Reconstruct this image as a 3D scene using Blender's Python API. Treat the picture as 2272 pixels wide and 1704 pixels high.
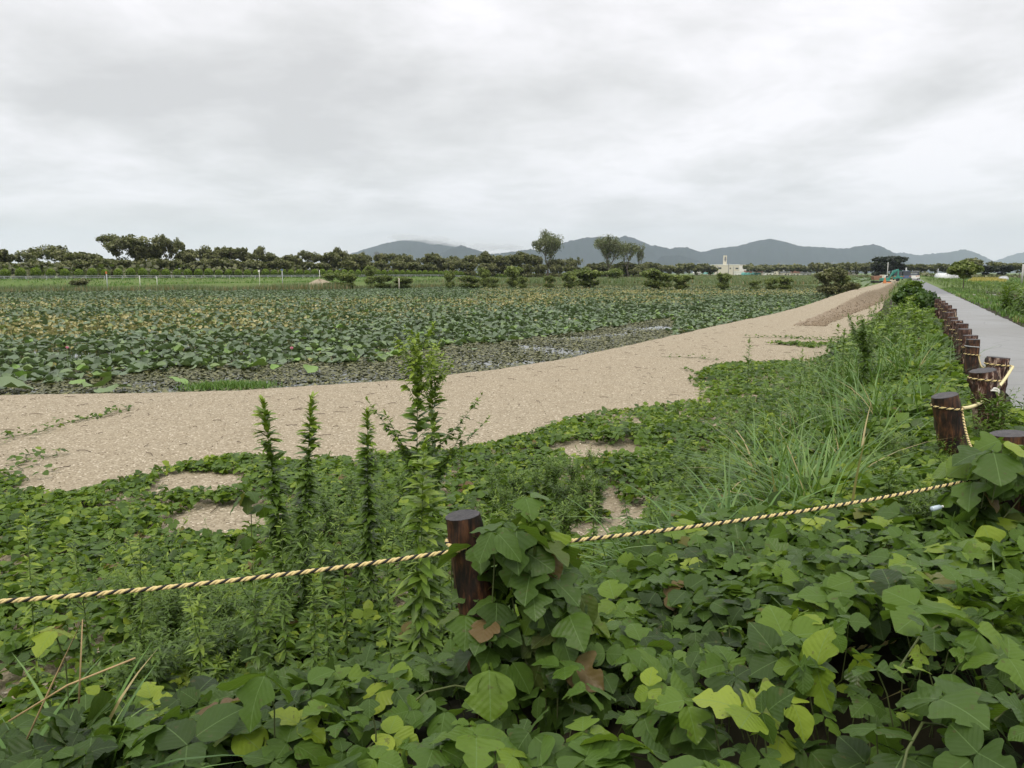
import bpy, math, random
import numpy as np
from mathutils import Vector
for o in list(bpy.data.objects): bpy.data.objects.remove(o)
rng = np.random.default_rng(7)
random.seed(7)
R = math.radians
scene = bpy.context.scene
# ------------------------------------------------------------------ camera
FPX, CX, CY = 1700.0, 1136.0, 852.0
PITCH = math.atan(247/1700); CAMZ = 1.6
cd = bpy.data.cameras.new('camera'); cam = bpy.data.objects.new('camera', cd)
scene.collection.objects.link(cam)
cam.location = (0, 0, CAMZ); cam.rotation_euler = (math.pi/2-PITCH, 0, 0)
cd.sensor_width = 36; cd.lens = 1700/2272*36
cd.clip_start = .05; cd.clip_end = 30000
scene.camera = cam
# ------------------------------------------------------------------ exposure, world, sun
scene.view_settings.view_transform = 'Standard'; scene.view_settings.look = 'None'
scene.view_settings.gamma = 1; scene.view_settings.exposure = 0.12
SUN_EL, SUN_ROT = R(55), R(200)
w = bpy.data.worlds.new('World'); scene.world = w; w.use_nodes = True
nt = w.node_tree; nt.nodes.clear(); N = nt.nodes.new; L = nt.links.new
def nd(t, **kw):
    n = N(t)
    for k, v in kw.items(): setattr(n, k, v)
    return n
def mathn(op, a, b=None, c=None, clamp=False):
    n = N('ShaderNodeMath'); n.operation = op; n.use_clamp = clamp
    for i, v in enumerate((a, b, c)):
        if v is None: continue
        if isinstance(v, (int, float)): n.inputs[i].default_value = v
        else: L(v, n.inputs[i])
    return n.outputs[0]
def ramp(fac, stops, interp='LINEAR'):
    n = N('ShaderNodeValToRGB'); n.color_ramp.interpolation = interp
    e = n.color_ramp.elements
    while len(e) < len(stops): e.new(0.5)
    for el, (p, c) in zip(e, stops):
        el.position = p; el.color = (*c, 1) if len(c) == 3 else c
    L(fac, n.inputs[0]); return n.outputs[0]
def mix(fac, a, b, bt='MIX'):
    n = N('ShaderNodeMix'); n.data_type = 'RGBA'; n.blend_type = bt
    for i, v in ((0, fac), (6, a), (7, b)):
        if isinstance(v, (int, float)): n.inputs[i].default_value = v
        elif isinstance(v, tuple): n.inputs[i].default_value = (*v, 1)
        else: L(v, n.inputs[i])
    return n.outputs[2]
def noise(vec, scale, detail=4, rough=.5, dist=0, w=None):
    n = N('ShaderNodeTexNoise'); n.inputs['Scale'].default_value = scale
    n.inputs['Detail'].default_value = detail; n.inputs['Roughness'].default_value = rough
    n.inputs['Distortion'].default_value = dist
    if vec is not None: L(vec, n.inputs['Vector'])
    return n.outputs['Fac']
sky = nd('ShaderNodeTexSky', sky_type='NISHITA'); sky.sun_disc = False
sky.sun_elevation = SUN_EL; sky.sun_rotation = SUN_ROT
bg1 = N('ShaderNodeBackground'); L(sky.outputs[0], bg1.inputs[0]); bg1.inputs[1].default_value = .08
tc = N('ShaderNodeTexCoord'); sx = N('ShaderNodeSeparateXYZ'); L(tc.outputs['Generated'], sx.inputs[0])
zc = mathn('MAXIMUM', sx.outputs[2], 0.0)
den = mathn('ADD', zc, 0.20)
px = mathn('DIVIDE', sx.outputs[0], den); py = mathn('DIVIDE', sx.outputs[1], den)
cv = N('ShaderNodeCombineXYZ'); L(px, cv.inputs[0]); L(py, cv.inputs[1]); cv.inputs[2].default_value = 9.2
n1 = noise(cv.outputs[0], 1.05, 7, .52, .35)
n2 = noise(cv.outputs[0], 4.2, 7, .58, .3)
cl = mathn('ADD', mathn('MULTIPLY', n1, .76), mathn('MULTIPLY', n2, .24))
# cloud deck brightness : grey undersides to nearly white thin parts
cc = ramp(cl, [(.36, (.67, .665, .67)), (.45, (.78, .775, .78)), (.52, (.88, .87, .885)), (.61, (1.01, .99, 1.02))])
# horizon band of paler, more even cloud
hz = N('ShaderNodeMapRange'); L(zc, hz.inputs[0]); hz.inputs[1].default_value = .0; hz.inputs[2].default_value = .10
cc = mix(hz.outputs[0], (.925, .885, .865), cc)
# an overcast sky is brighter towards the zenith
zb = N('ShaderNodeMapRange'); L(zc, zb.inputs[0]); zb.inputs[1].default_value = .30; zb.inputs[2].default_value = .9
zb.inputs[3].default_value = 1.0; zb.inputs[4].default_value = 1.75
bg2 = N('ShaderNodeBackground'); L(cc, bg2.inputs[0]); L(zb.outputs[0], bg2.inputs[1])
ms = N('ShaderNodeMixShader'); ms.inputs[0].default_value = .965; L(bg1.outputs[0], ms.inputs[1]); L(bg2.outputs[0], ms.inputs[2])
wo = N('ShaderNodeOutputWorld'); L(ms.outputs[0], wo.inputs[0])
sl = bpy.data.lights.new('sun', 'SUN'); sl.energy = 1.5; sl.angle = R(22); sl.color = (1, .93, .80)
so = bpy.data.objects.new('sun', sl); scene.collection.objects.link(so)
so.rotation_euler = (math.pi/2-SUN_EL, 0, math.pi-SUN_ROT)
try:
    scene.cycles.volume_bounces = 1; scene.cycles.max_bounces = 8
    scene.cycles.diffuse_bounces = 4; scene.cycles.transmission_bounces = 4
except Exception: pass

# ------------------------------------------------------------------ materials
def newmat(name):
    global nt, N, L
    m = bpy.data.materials.new(name); m.use_nodes = True
    nt = m.node_tree; nt.nodes.clear(); N = nt.nodes.new; L = nt.links.new
    return m
def finish(m, col, rough=.6, spec=.5, bump=None, bstr=.3, bdist=.01, transl=0, metal=0, tcol=None, normal=None):
    p = N('ShaderNodeBsdfPrincipled'); o = N('ShaderNodeOutputMaterial')
    if isinstance(col, tuple): p.inputs['Base Color'].default_value = (*col, 1)
    else: L(col, p.inputs['Base Color'])
    if isinstance(rough, (int, float)): p.inputs['Roughness'].default_value = rough
    else: L(rough, p.inputs['Roughness'])
    p.inputs['Specular IOR Level'].default_value = spec; p.inputs['Metallic'].default_value = metal
    if bump is not None:
        b = N('ShaderNodeBump'); b.inputs['Strength'].default_value = bstr; b.inputs['Distance'].default_value = bdist
        L(bump, b.inputs['Height']); L(b.outputs[0], p.inputs['Normal'])
    if transl:
        t = N('ShaderNodeBsdfTranslucent'); mm = N('ShaderNodeMixShader'); mm.inputs[0].default_value = transl
        if isinstance(col, tuple): t.inputs[0].default_value = (*col, 1)
        else: L(mix(.5, col, (.25, .42, .03)) if tcol is None else tcol, t.inputs[0])
        L(p.outputs[0], mm.inputs[1]); L(t.outputs[0], mm.inputs[2]); L(mm.outputs[0], o.inputs[0])
    else: L(p.outputs[0], o.inputs[0])
    return m
def objvec():
    return N('ShaderNodeTexCoord').outputs['Object']
def attr(name='tint'):
    a = N('ShaderNodeAttribute'); a.attribute_name = name
    s = N('ShaderNodeSeparateColor'); L(a.outputs['Color'], s.inputs[0])
    return s.outputs
def plain(name, col, rough=.6, spec=.4, var=.15, scale=3, metal=0):
    m = newmat(name); v = objvec(); n = noise(v, scale, 5, .6)
    c = mix(n, tuple(x*(1-var) for x in col), tuple(min(1, x*(1+var)) for x in col))
    return finish(m, c, rough, spec, metal=metal)
def leafmat(name, stops, rough=.42, spec=.5, transl=.22, veins=True, spots=True, ncol=None):
    """tint.r picks the leaf's own colour along stops; tint.g adds dry/brown"""
    m = newmat(name); a = attr(); col = ramp(a[0], stops)
    v = objvec()
    if spots:
        n = noise(v, 38, 3, .6); f = mathn('MULTIPLY', mathn('GREATER_THAN', n, .66), .55)
        col = mix(f, col, (.10, .075, .03))
        n2 = noise(v, 9, 3, .5); col = mix(mathn('MULTIPLY', n2, .5), col, mix(.5, col, (.03, .07, .03)))
    if veins:
        uv = N('ShaderNodeUVMap'); s = N('ShaderNodeSeparateXYZ'); L(uv.outputs[0], s.inputs[0])
        # v = across (-1..1) stored as 0..1 ; u along
        ax = mathn('ABSOLUTE', mathn('SUBTRACT', s.outputs[1], .5))
        mid = mathn('LESS_THAN', ax, .012)
        q = mathn('FRACT', mathn('MULTIPLY', mathn('SUBTRACT', s.outputs[0], mathn('MULTIPLY', ax, .9)), 6.5))
        sv = mathn('MULTIPLY', mathn('LESS_THAN', q, .05), .14)
        vn = mathn('MAXIMUM', mathn('MULTIPLY', mid, .5), sv)
        col = mix(vn, col, (.17, .27, .09))
    br = mathn('MULTIPLY', a[1], 1.0)
    col = mix(br, col, (.17, .10, .045))
    if veins:
        q2 = mathn('ABSOLUTE', mathn('SUBTRACT', q, .5)); h = mathn('ADD', mathn('MULTIPLY', q2, .8), mathn('MULTIPLY', noise(v, 60, 3), .6)); h = mathn('SUBTRACT', h, mathn('MULTIPLY', mid, 1.0))
        rg = N('ShaderNodeMapRange'); L(noise(v, 7, 3), rg.inputs[0]); rg.inputs[1].default_value = .35; rg.inputs[2].default_value = .65; rg.inputs[3].default_value = rough-.13; rg.inputs[4].default_value = rough+.12
        return finish(m, col, rg.outputs[0], spec, h, .45, .004, transl=transl)
    return finish(m, col, rough, spec, transl=transl)
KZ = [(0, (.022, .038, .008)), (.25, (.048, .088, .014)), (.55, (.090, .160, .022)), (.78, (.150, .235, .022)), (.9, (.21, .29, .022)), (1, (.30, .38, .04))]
m_kudzu = leafmat('kudzu_leaf', KZ, rough=.45, spec=.26, transl=.30)
m_weed = leafmat('weed_leaf', [(0, (.045, .085, .011)), (.5, (.11, .19, .020)), (1, (.26, .35, .035))], veins=False, spots=False, rough=.5)
m_grass = leafmat('grass_blade', [(0, (.045, .105, .018)), (.5, (.105, .21, .035)), (.85, (.19, .29, .07)), (1, (.38, .31, .14))], veins=False, spots=False, rough=.45)
m_lotus = leafmat('lotus_leaf', [(0, (.070, .100, .052)), (.3, (.135, .190, .105)), (.55, (.185, .26, .09)), (.68, (.17, .30, .05)), (.74, (.27, .27, .09)), (.9, (.36, .32, .12)), (1, (.50, .46, .24))], veins=False, spots=False, rough=.5, spec=.5, transl=.12)
m_float = leafmat('floating_weed', [(0, (.045, .05, .016)), (.5, (.105, .11, .040)), (1, (.22, .215, .085))], veins=False, spots=False, rough=.5, transl=.05)
m_reed = leafmat('reed_blade', [(0, (.09, .14, .055)), (.6, (.15, .19, .09)), (1, (.28, .20, .10))], veins=False, spots=False, rough=.6)
m_tree = leafmat('tree_leaf', [(0, (.055, .058, .026)), (.5, (.15, .155, .062)), (1, (.27, .27, .11))], veins=False, spots=False, rough=.6, transl=.15)
m_poplar = leafmat('pale_tree_leaf', [(0, (.08, .09, .045)), (.5, (.14, .155, .07)), (1, (.22, .24, .12))], veins=False, spots=False, rough=.6, transl=.15)
m_hedge = leafmat('hedge_leaf', [(0, (.03, .06, .01)), (.5, (.12, .19, .02)), (1, (.28, .38, .05))], veins=False, spots=False, rough=.6)
m_shrub = leafmat('shrub_leaf', [(0, (.06, .085, .02)), (.5, (.16, .20, .045)), (1, (.29, .34, .09))], veins=False, spots=False, rough=.6)
m_bush = leafmat('bush_leaf', [(0, (.018, .040, .010)), (.5, (.045, .10, .018)), (1, (.12, .20, .03))], veins=False, spots=False, rough=.5)
m_dark = leafmat('dark_tree_leaf', [(0, (.012, .016, .012)), (.6, (.022, .028, .018)), (1, (.05, .06, .035))], veins=False, spots=False, rough=.7, transl=.08)
m_bark = plain('bark', (.13, .11, .09), .8, .2, .4, 6)
m_stem = plain('green_stem', (.12, .17, .05), .5, .4, .3, 20)
m_vine = plain('vine_stem', (.085, .105, .035), .6, .3, .4, 20)
m_dry = plain('dry_stem', (.42, .30, .15), .6, .3, .3, 15)
m_twig = plain('dead_twig', (.10, .07, .045), .8, .2, .4, 20)
# gravel
def gravelmat(name, tone=1.0):
    m = newmat(name); v = objvec()
    vo = N('ShaderNodeTexVoronoi'); vo.inputs['Scale'].default_value = 38; L(v, vo.inputs['Vector'])
    sc = N('ShaderNodeSeparateColor'); L(vo.outputs['Color'], sc.inputs[0])
    c = ramp(sc.outputs[0], [(0, (.17, .142, .096)), (.15, (.275, .230, .160)), (.65, (.355, .303, .216)), (.92, (.42, .362, .265)), (1, (.74, .66, .52))])
    big = noise(v, .35, 5, .6); c = mix(mathn('MULTIPLY', big, .5), c, mix(.5, c, (.33, .25, .15)))
    b2 = noise(v, 2.3, 5, .65); c = mix(mathn('MULTIPLY', mathn('GREATER_THAN', b2, .60), .25), c, (.24, .19, .125))
    fl = noise(v, 11, 3, .7); c = mix(mathn('MULTIPLY', mathn('GREATER_THAN', fl, .69), .5), c, (.15, .12, .08))
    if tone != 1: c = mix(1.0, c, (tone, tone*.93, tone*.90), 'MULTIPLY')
    h = mathn('ADD', mathn('MULTIPLY', vo.outputs['Distance'], -1.0), mathn('MULTIPLY', noise(v, 6, 4), .7))
    return finish(m, c, .85, .25, h, .55, .02)
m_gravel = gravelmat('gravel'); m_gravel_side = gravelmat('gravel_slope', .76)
m = newmat('asphalt'); v = objvec(); n = noise(v, 60, 4, .7); n2_ = noise(v, .22, 3, .5)
c = mix(n, (.17, .17, .165), (.27, .27, .26)); c = mix(mathn('MULTIPLY', n2_, .5), c, (.245, .247, .238)); st_n = noise(v, 2.6, 6, .7, .6); c = mix(mathn('MULTIPLY', mathn('GREATER_THAN', st_n, .64), .25), c, (.15, .15, .142)); vc = N('ShaderNodeTexVoronoi'); vc.feature = 'DISTANCE_TO_EDGE'; vc.inputs['Scale'].default_value = .55; L(v, vc.inputs['Vector']); c = mix(mathn('MULTIPLY', mathn('LESS_THAN', vc.outputs['Distance'], .006), .6), c, (.07, .07, .065))
m_road = finish(m, c, ramp(n2_, [(.40, (.42,)*3), (.60, (.6,)*3)]), .5, n, .25, .004)
m = newmat('old_asphalt'); v = objvec(); n = noise(v, 60, 4, .7); c = mix(n, (.10, .105, .11), (.17, .172, .178)); m_road2 = finish(m, c, .5, .4, n, .3, .004)
m_conc = plain('concrete', (.42, .42, .40), .8, .3, .12, 4)
m = newmat('ground_soil'); v = objvec(); n = noise(v, 3, 6, .6); n3 = noise(v, .05, 4, .5)
c = mix(n, (.018, .017, .010), (.050, .042, .024)); g = mix(n, (.06, .13, .02), (.12, .20, .04))
sp = N('ShaderNodeSeparateXYZ'); L(v, sp.inputs[0])
far = N('ShaderNodeMapRange'); L(sp.outputs[1], far.inputs[0]); far.inputs[1].default_value = 60; far.inputs[2].default_value = 85
c = mix(far.outputs[0], c, mix(n3, g, (.14, .16, .06))); m_ground = finish(m, c, .9, .2, n, .5, .03)
m = newmat('pond_water'); v = objvec(); n = noise(v, 6, 3); m_water = finish(m, (.035, .035, .022), .06, .5, n, .05, .01)
m = newmat('mountain_forest'); v = objvec(); n = noise(v, .012, 8, .65); c = mix(n, (.007, .013, .017), (.024, .036, .040)); m_mount = finish(m, c, .95, .1)  # forest colour shifted bluish: part of the distance haze sits in the base colour
# wood
def woodmat(name, stops, top=False):
    m = newmat(name); v = objvec(); mp = N('ShaderNodeMapping'); L(v, mp.inputs[0])
    mp.inputs['Scale'].default_value = (1, 1, .12 if not top else 1)
    n = noise(mp.outputs[0], 38, 6, .7, .6); n4 = noise(v, 7, 4, .6)
    c = ramp(mathn('ADD', mathn('MULTIPLY', n, .65), mathn('MULTIPLY', n4, .35)), stops)
    return finish(m, c, .5, .45, n, .6, .006)
m_wood = woodmat('stained_wood', [(.42, (.008, .005, .004)), (.50, (.028, .013, .008)), (.58, (.10, .042, .018)), (.68, (.24, .11, .045))])
m_woodbark = woodmat('flaky_bark', [(.40, (.008, .006, .005)), (.50, (.035, .014, .010)), (.545, (.10, .036, .022)), (.575, (.30, .22, .17)), (.62, (.42, .33, .26))])
m_woodred = woodmat('weathered_red_wood', [(.42, (.012, .007, .006)), (.50, (.045, .020, .015)), (.57, (.10, .045, .030)), (.63, (.28, .20, .15))])
m_cut = woodmat('cut_wood_end', [(.38, (.006, .005, .005)), (.5, (.030, .026, .027)), (.66, (.085, .07, .062))], True)
m_yel = plain('yellow_rope_fibre', (.66, .53, .25), .75, .2, .2, 60)
m_blk = plain('black_rope_fibre', (.012, .010, .010), .55, .4, .3, 60)
m_pale = plain('pale_rope_fibre', (.72, .64, .36), .6, .3, .1, 60)
m_white = plain('white_paint', (.78, .77, .72), .6, .3, .05, 1)
m_offw = plain('cream_wall', (.62, .58, .48), .8, .2, .1, 1)
m_window = plain('window_glass', (.05, .06, .07), .2, .5, .1, 1)
m_teal = plain('teal_paint', (.05, .26, .21), .4, .5, .1, 2)
m_tealnet = plain('teal_netting', (.14, .42, .38), .7, .3, .15, .5)
m_black = plain('dark_rubber', (.02, .02, .022), .7, .3, .2, 2)
m_orange = plain('orange_plastic', (.50, .17, .05), .6, .4, .1, 2)
m_steel = plain('galvanised_steel', (.45, .47, .48), .5, .5, .1, 2)
m_blue = plain('blue_paint', (.12, .16, .30), .4, .5, .1, 2)
m_roof = plain('grey_roof', (.20, .20, .21), .7, .3, .15, 1)
m_brown = plain('rusty_brown', (.28, .16, .11), .8, .2, .2, 1)
m_film = plain('greenhouse_film', (.75, .77, .78), .4, .4, .05, 1)
m_redroof = plain('brown_roof', (.25, .13, .10), .8, .2, .15, 1)
m_petal = plain('pink_petal', (.80, .35, .45), .6, .3, .1, 8)
m_wpetal = plain('white_petal', (.85, .82, .72), .6, .3, .1, 8)
m_rice = leafmat('rice_ear', [(0, (.30, .25, .05)), (.6, (.45, .36, .08)), (1, (.55, .45, .15))], veins=False, spots=False, rough=.7)
m_reddish = leafmat('reddish_weed', [(0, (.10, .05, .03)), (1, (.18, .14, .05))], veins=False, spots=False)

# ------------------------------------------------------------------ object helpers
def tag(o, label=None, cat=None, group=None, kind=None):
    if label: o['label'] = label
    if cat: o['category'] = cat
    if group: o['group'] = group
    if kind: o['kind'] = kind
    return o
def empty(name, loc=(0, 0, 0), rz=0):
    o = bpy.data.objects.new(name, None); o.empty_display_size = .2
    o.location = loc; o.rotation_euler = (0, 0, rz); scene.collection.objects.link(o); return o
class Acc:
    """collects triangles"""
    def __init__(s): s.v = []; s.t = []; s.uv = []; s.c = []; s.m = []; s.n = 0
    def add(s, v, t, uv=None, c=None, mi=0):
        v = np.asarray(v, float).reshape(-1, 3); t = np.asarray(t, int).reshape(-1, 3)
        k = len(v); s.v.append(v); s.t.append(t+s.n); s.n += k
        s.uv.append(np.zeros((k, 2)) if uv is None else np.asarray(uv, float))
        if c is None: c = (.5, 0, 0)
        c = np.asarray(c, float); s.c.append(np.broadcast_to(c, (k, 3)) if c.ndim == 1 else c)
        s.m.append(np.full(len(t), mi))
    def mesh(s, name, mats, smooth=True):
        v = np.concatenate(s.v); t = np.concatenate(s.t); uv = np.concatenate(s.uv); c = np.concatenate(s.c); mi = np.concatenate(s.m)
        me = bpy.data.meshes.new(name)
        me.vertices.add(len(v)); me.vertices.foreach_set('co', v.astype(np.float32).ravel())
        me.loops.add(len(t)*3); me.loops.foreach_set('vertex_index', t.astype(np.int32).ravel())
        me.polygons.add(len(t)); me.polygons.foreach_set('loop_start', np.arange(0, len(t)*3, 3, dtype=np.int32))
        me.polygons.foreach_set('material_index', mi.astype(np.int32))
        me.polygons.foreach_set('use_smooth', np.full(len(t), bool(smooth)))
        a = me.color_attributes.new('tint', 'FLOAT_COLOR', 'POINT')
        a.data.foreach_set('color', np.hstack([c, np.ones((len(c), 1))]).astype(np.float32).ravel())
        u = me.uv_layers.new(name='UVMap'); u.data.foreach_set('uv', uv[t.ravel()].astype(np.float32).ravel())
        for mm in (mats if isinstance(mats, (list, tuple)) else [mats]): me.materials.append(mm)
        me.update(calc_edges=True); return me
    def build(s, name, mats, parent=None, smooth=True, loc=None):
        o = bpy.data.objects.new(name, s.mesh(name, mats, smooth)); scene.collection.objects.link(o)
        if parent: o.parent = parent
        if loc: o.location = loc
        return o
def rots(yaw, pitch=0, roll=0):
    yaw, pitch, roll = np.broadcast_arrays(np.atleast_1d(np.asarray(yaw, float)), pitch, roll)
    cy, sy, cp, sp, cr, sr = np.cos(yaw), np.sin(yaw), np.cos(pitch), np.sin(pitch), np.cos(roll), np.sin(roll)
    o = np.empty((len(yaw), 3, 3))
    # Rz*Ry*Rx
    o[:, 0, 0] = cy*cp; o[:, 0, 1] = cy*sp*sr-sy*cr; o[:, 0, 2] = cy*sp*cr+sy*sr
    o[:, 1, 0] = sy*cp; o[:, 1, 1] = sy*sp*sr+cy*cr; o[:, 1, 2] = sy*sp*cr-cy*sr
    o[:, 2, 0] = -sp; o[:, 2, 1] = cp*sr; o[:, 2, 2] = cp*cr
    return o
def inst(acc, tpl, loc, Rm, scale, tint, mi=0):
    """tpl=(verts,tris,uv); many copies baked in"""
    tv, tt, tu = tpl; n = len(loc); k = len(tv)
    if n == 0: return
    sc = np.asarray(scale, float)
    if sc.ndim == 0: sc = np.full(n, sc)
    if sc.ndim == 1: sc = np.repeat(sc[:, None], 3, 1)
    V = np.einsum('nij,nkj->nki', Rm, tv[None]*sc[:, None, :])+np.asarray(loc)[:, None, :]
    T = tt[None]+(np.arange(n)*k)[:, None, None]
    C = np.zeros((n, k, 3)); tint = np.asarray(tint, float)
    if tint.ndim == 1: C[:, :, 0] = tint[:, None]
    else: C[:, :, :tint.shape[1]] = tint[:, None, :]
    acc.add(V.reshape(-1, 3), T.reshape(-1, 3), np.tile(tu, (n, 1)), C.reshape(-1, 3), mi)
def tube(acc, pts, rad, seg=6, mi=0, c=None, cap=True):
    pts = np.asarray(pts, float); n = len(pts); rad = np.broadcast_to(rad, n)
    d = np.gradient(pts, axis=0); d /= np.linalg.norm(d, axis=1)[:, None]+1e-9
    ref = np.where(np.abs(d[:, 2:3]) > .9, np.array([[1., 0, 0]]), np.array([[0, 0, 1.]]))
    a = np.cross(d, ref); a /= np.linalg.norm(a, axis=1)[:, None]+1e-9; b = np.cross(d, a)
    th = np.arange(seg)/seg*2*np.pi
    V = pts[:, None]+rad[:, None, None]*(np.cos(th)[None, :, None]*a[:, None]+np.sin(th)[None, :, None]*b[:, None])
    V = V.reshape(-1, 3); T = []
    for i in range(n-1):
        for j in range(seg):
            p, q = i*seg+j, i*seg+(j+1) % seg
            T += [(p, q, q+seg), (p, q+seg, p+seg)]
    if cap:
        V = np.vstack([V, pts[0], pts[-1]]); k = n*seg
        for j in range(seg):
            T += [(k, (j+1) % seg, j), (k+1, (n-1)*seg+j, (n-1)*seg+(j+1) % seg)]
    acc.add(V, T, c=c, mi=mi)
def box(acc, c, s, mi=0, rz=0, tilt=0, tiltax='x'):
    x, y, z = [q/2 for q in s]
    V = np.array([(a*x, b*y, d*z) for a in (-1, 1) for b in (-1, 1) for d in (-1, 1)])
    if tilt: V = V @ (rots(0, 0, tilt)[0] if tiltax == 'x' else rots(0, tilt, 0)[0]).T
    V = V @ rots(rz)[0].T+np.array(c)
    F = [(0, 1, 3, 2), (4, 6, 7, 5), (0, 4, 5, 1), (2, 3, 7, 6), (0, 2, 6, 4), (1, 5, 7, 3)]
    T = []
    VV = []; k = 0
    for f in F:
        VV += [V[i] for i in f]; T += [(k, k+1, k+2), (k, k+2, k+3)]; k += 4
    acc.add(VV, T, mi=mi)
def prism(acc, poly, y0, y1, mi=0, M=None, c=(0, 0, 0)):
    """poly in xz extruded along y"""
    n = len(poly); V = [(x, y0, z) for x, z in poly]+[(x, y1, z) for x, z in poly]; T = []
    for i in range(n):
        j = (i+1) % n; T += [(i, j, j+n), (i, j+n, i+n)]
    for i in range(1, n-1): T += [(0, i+1, i), (n, n+i, n+i+1)]
    V = np.array(V)
    if M is not None: V = V @ M.T
    acc.add(V+np.array(c), T, mi=mi)

# ------------------------------------------------------------------ layout of the place
def px(x, y, z):
    """where the ray through photo pixel (x,y) meets height z (used to survey the place)"""
    yy = y-CY; k = (FPX*math.sin(PITCH)+yy*math.cos(PITCH))/(FPX*math.cos(PITCH)-yy*math.sin(PITCH))
    f = (CAMZ-z)/k; return (f*(x-CX)/(FPX*math.cos(PITCH)-yy*math.sin(PITCH)), f)
def hpx(y, dist):
    yy = y-CY; k = (FPX*math.sin(PITCH)+yy*math.cos(PITCH))/(FPX*math.cos(PITCH)-yy*math.sin(PITCH))
    return CAMZ-k*dist
def xat(x, dist, y=605):
    yy = y-CY; return dist*(x-CX)/(FPX*math.cos(PITCH)-yy*math.sin(PITCH))
TH = math.atan((2010-CX)/(FPX*math.cos(PITCH)+247*math.sin(PITCH)))
UX, UY = math.sin(TH), math.cos(TH)
def st(x, y):      # t along the road, d to the right of the camera line
    return x*UX+y*UY, x*UY-y*UX
def wst(t, d): return (t*UX+d*UY, t*UY-d*UX)
D_EDGE, D_EDGE2 = 1.28, 3.15
bank = [(-60, -16), (-12, -.6), (-1.9, 2.35), (-.2, 2.85), (2.5, 4.15), (3.3, 5.7), (4.5, 7.6), (5.8, 10.0)]
bank += [wst(t, .85) for t in (14, 30, 60, 120, 250, 500)]
bank = np.array(bank)
def polydist(P, x, y):
    x = np.asarray(x, float); y = np.asarray(y, float); best = np.full(x.shape, 1e9); sg = np.zeros(x.shape)
    for i in range(len(P)-1):
        ax, ay = P[i]; bx, by = P[i+1]; dx, dy = bx-ax, by-ay; l2 = dx*dx+dy*dy
        t = np.clip(((x-ax)*dx+(y-ay)*dy)/l2, 0, 1); ex = x-(ax+t*dx); ey = y-(ay+t*dy)
        d = np.hypot(ex, ey); cr = dx*(y-ay)-dy*(x-ax)
        m_ = d < best-1e-9; best = np.where(m_, d, best); sg = np.where(m_, np.sign(cr), sg)
    return best*sg
def inpoly(P, x, y):
    x = np.asarray(x, float); y = np.asarray(y, float); r = np.zeros(x.shape, bool); n = len(P)
    for i in range(n):
        ax, ay = P[i]; bx, by = P[(i+1) % n]
        if ay == by: continue
        c_ = ((ay > y) != (by > y)) & (x < (bx-ax)*(y-ay)/(by-ay)+ax); r ^= c_
    return r
def ss(a, b, x):
    t = np.clip((x-a)/(b-a), 0, 1); return t*t*(3-2*t)
def vnoise(x, y, s=1.0, seed=0):
    """cheap smooth noise -1..1"""
    x = np.asarray(x)*s; y = np.asarray(y)*s; r = 0
    g = np.random.default_rng(seed+99)
    for k in range(7):
        a = g.uniform(0, 2*np.pi); f = g.uniform(.6, 2.6); p = g.uniform(0, 6.28)
        r = r+np.sin((x*np.cos(a)+y*np.sin(a))*f+p+1.3*np.sin((x*np.sin(a)-y*np.cos(a))*f*.7+p*2))
    return r/4.2
GZ = -1.25
shore_px = [(-260, 878, GZ), (0, 876, GZ), (250, 874, GZ), (500, 869, GZ), (640, 863, GZ), (750, 857, GZ), (950, 838, GZ), (1100, 821, GZ), (1250, 798, GZ),
            (1400, 765, GZ), (1520, 736, -1.2), (1640, 706, -1.1), (1700, 694, -.97), (1800, 670, -.68), (1880, 650, -.42), (1945, 631, -.27)]
shore = [px(a, b, c) for a, b, c in shore_px]
shore_h = [c for _, _, c in shore_px]
shore = [(-60, shore[0][1]-2)]+shore+[wst(165, -4.0), wst(230, -4.0)]
shore_h = [GZ]+shore_h+[-.25, -.25]; shore = np.array(shore)
far_px = [(-500, 652), (0, 653), (250, 651), (450, 650), (700, 648), (860, 644), (1000, 641), (1150, 639), (1300, 638), (1450, 637.5), (1620, 639), (1740, 640), (1830, 643), (1885, 648)]
farsh = [px(a, b, -1.3) for a, b in far_px]
pond = list(map(tuple, shore[:-3]))+farsh[::-1]
HA = np.array([-80., 118.]); HD = np.array([.55, .835])/np.hypot(.55, .835)
def hedge_e(x, y):   # distance in front of the hedge line (towards the pond)
    return (x-HA[0])*HD[1]-(y-HA[1])*HD[0]
def crest(x, y):
    t, d = st(x, y); return -1.25+ss(44, 100, t)*.95
def H(x, y):
    x = np.asarray(x, float); y = np.asarray(y, float); t, d = st(x, y)
    D = polydist(bank, x, y)
    k_ = ss(1.2, -.4, x)*ss(12, 5, np.hypot(x, y)); z = -1.3*(ss(.15, 3.4, D)*(1-k_)+ss(-.75, 2.5, D)*k_)
    z = z-.75*ss(5, 14, d)*(t > -50)
    e = hedge_e(x, y); lev = ss(13, 4, e)*ss(260, 200, y+0*x)
    z = np.where(D > 0, z+lev*1.75*ss(40, 80, np.hypot(x, y)), z)
    z = z+.05*vnoise(x, y, .5, 1)*ss(1, 6, np.abs(D))
    inp = inpoly(pond, x, y); z = np.where(inp, np.minimum(z, -1.95), z)
    return z
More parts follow.
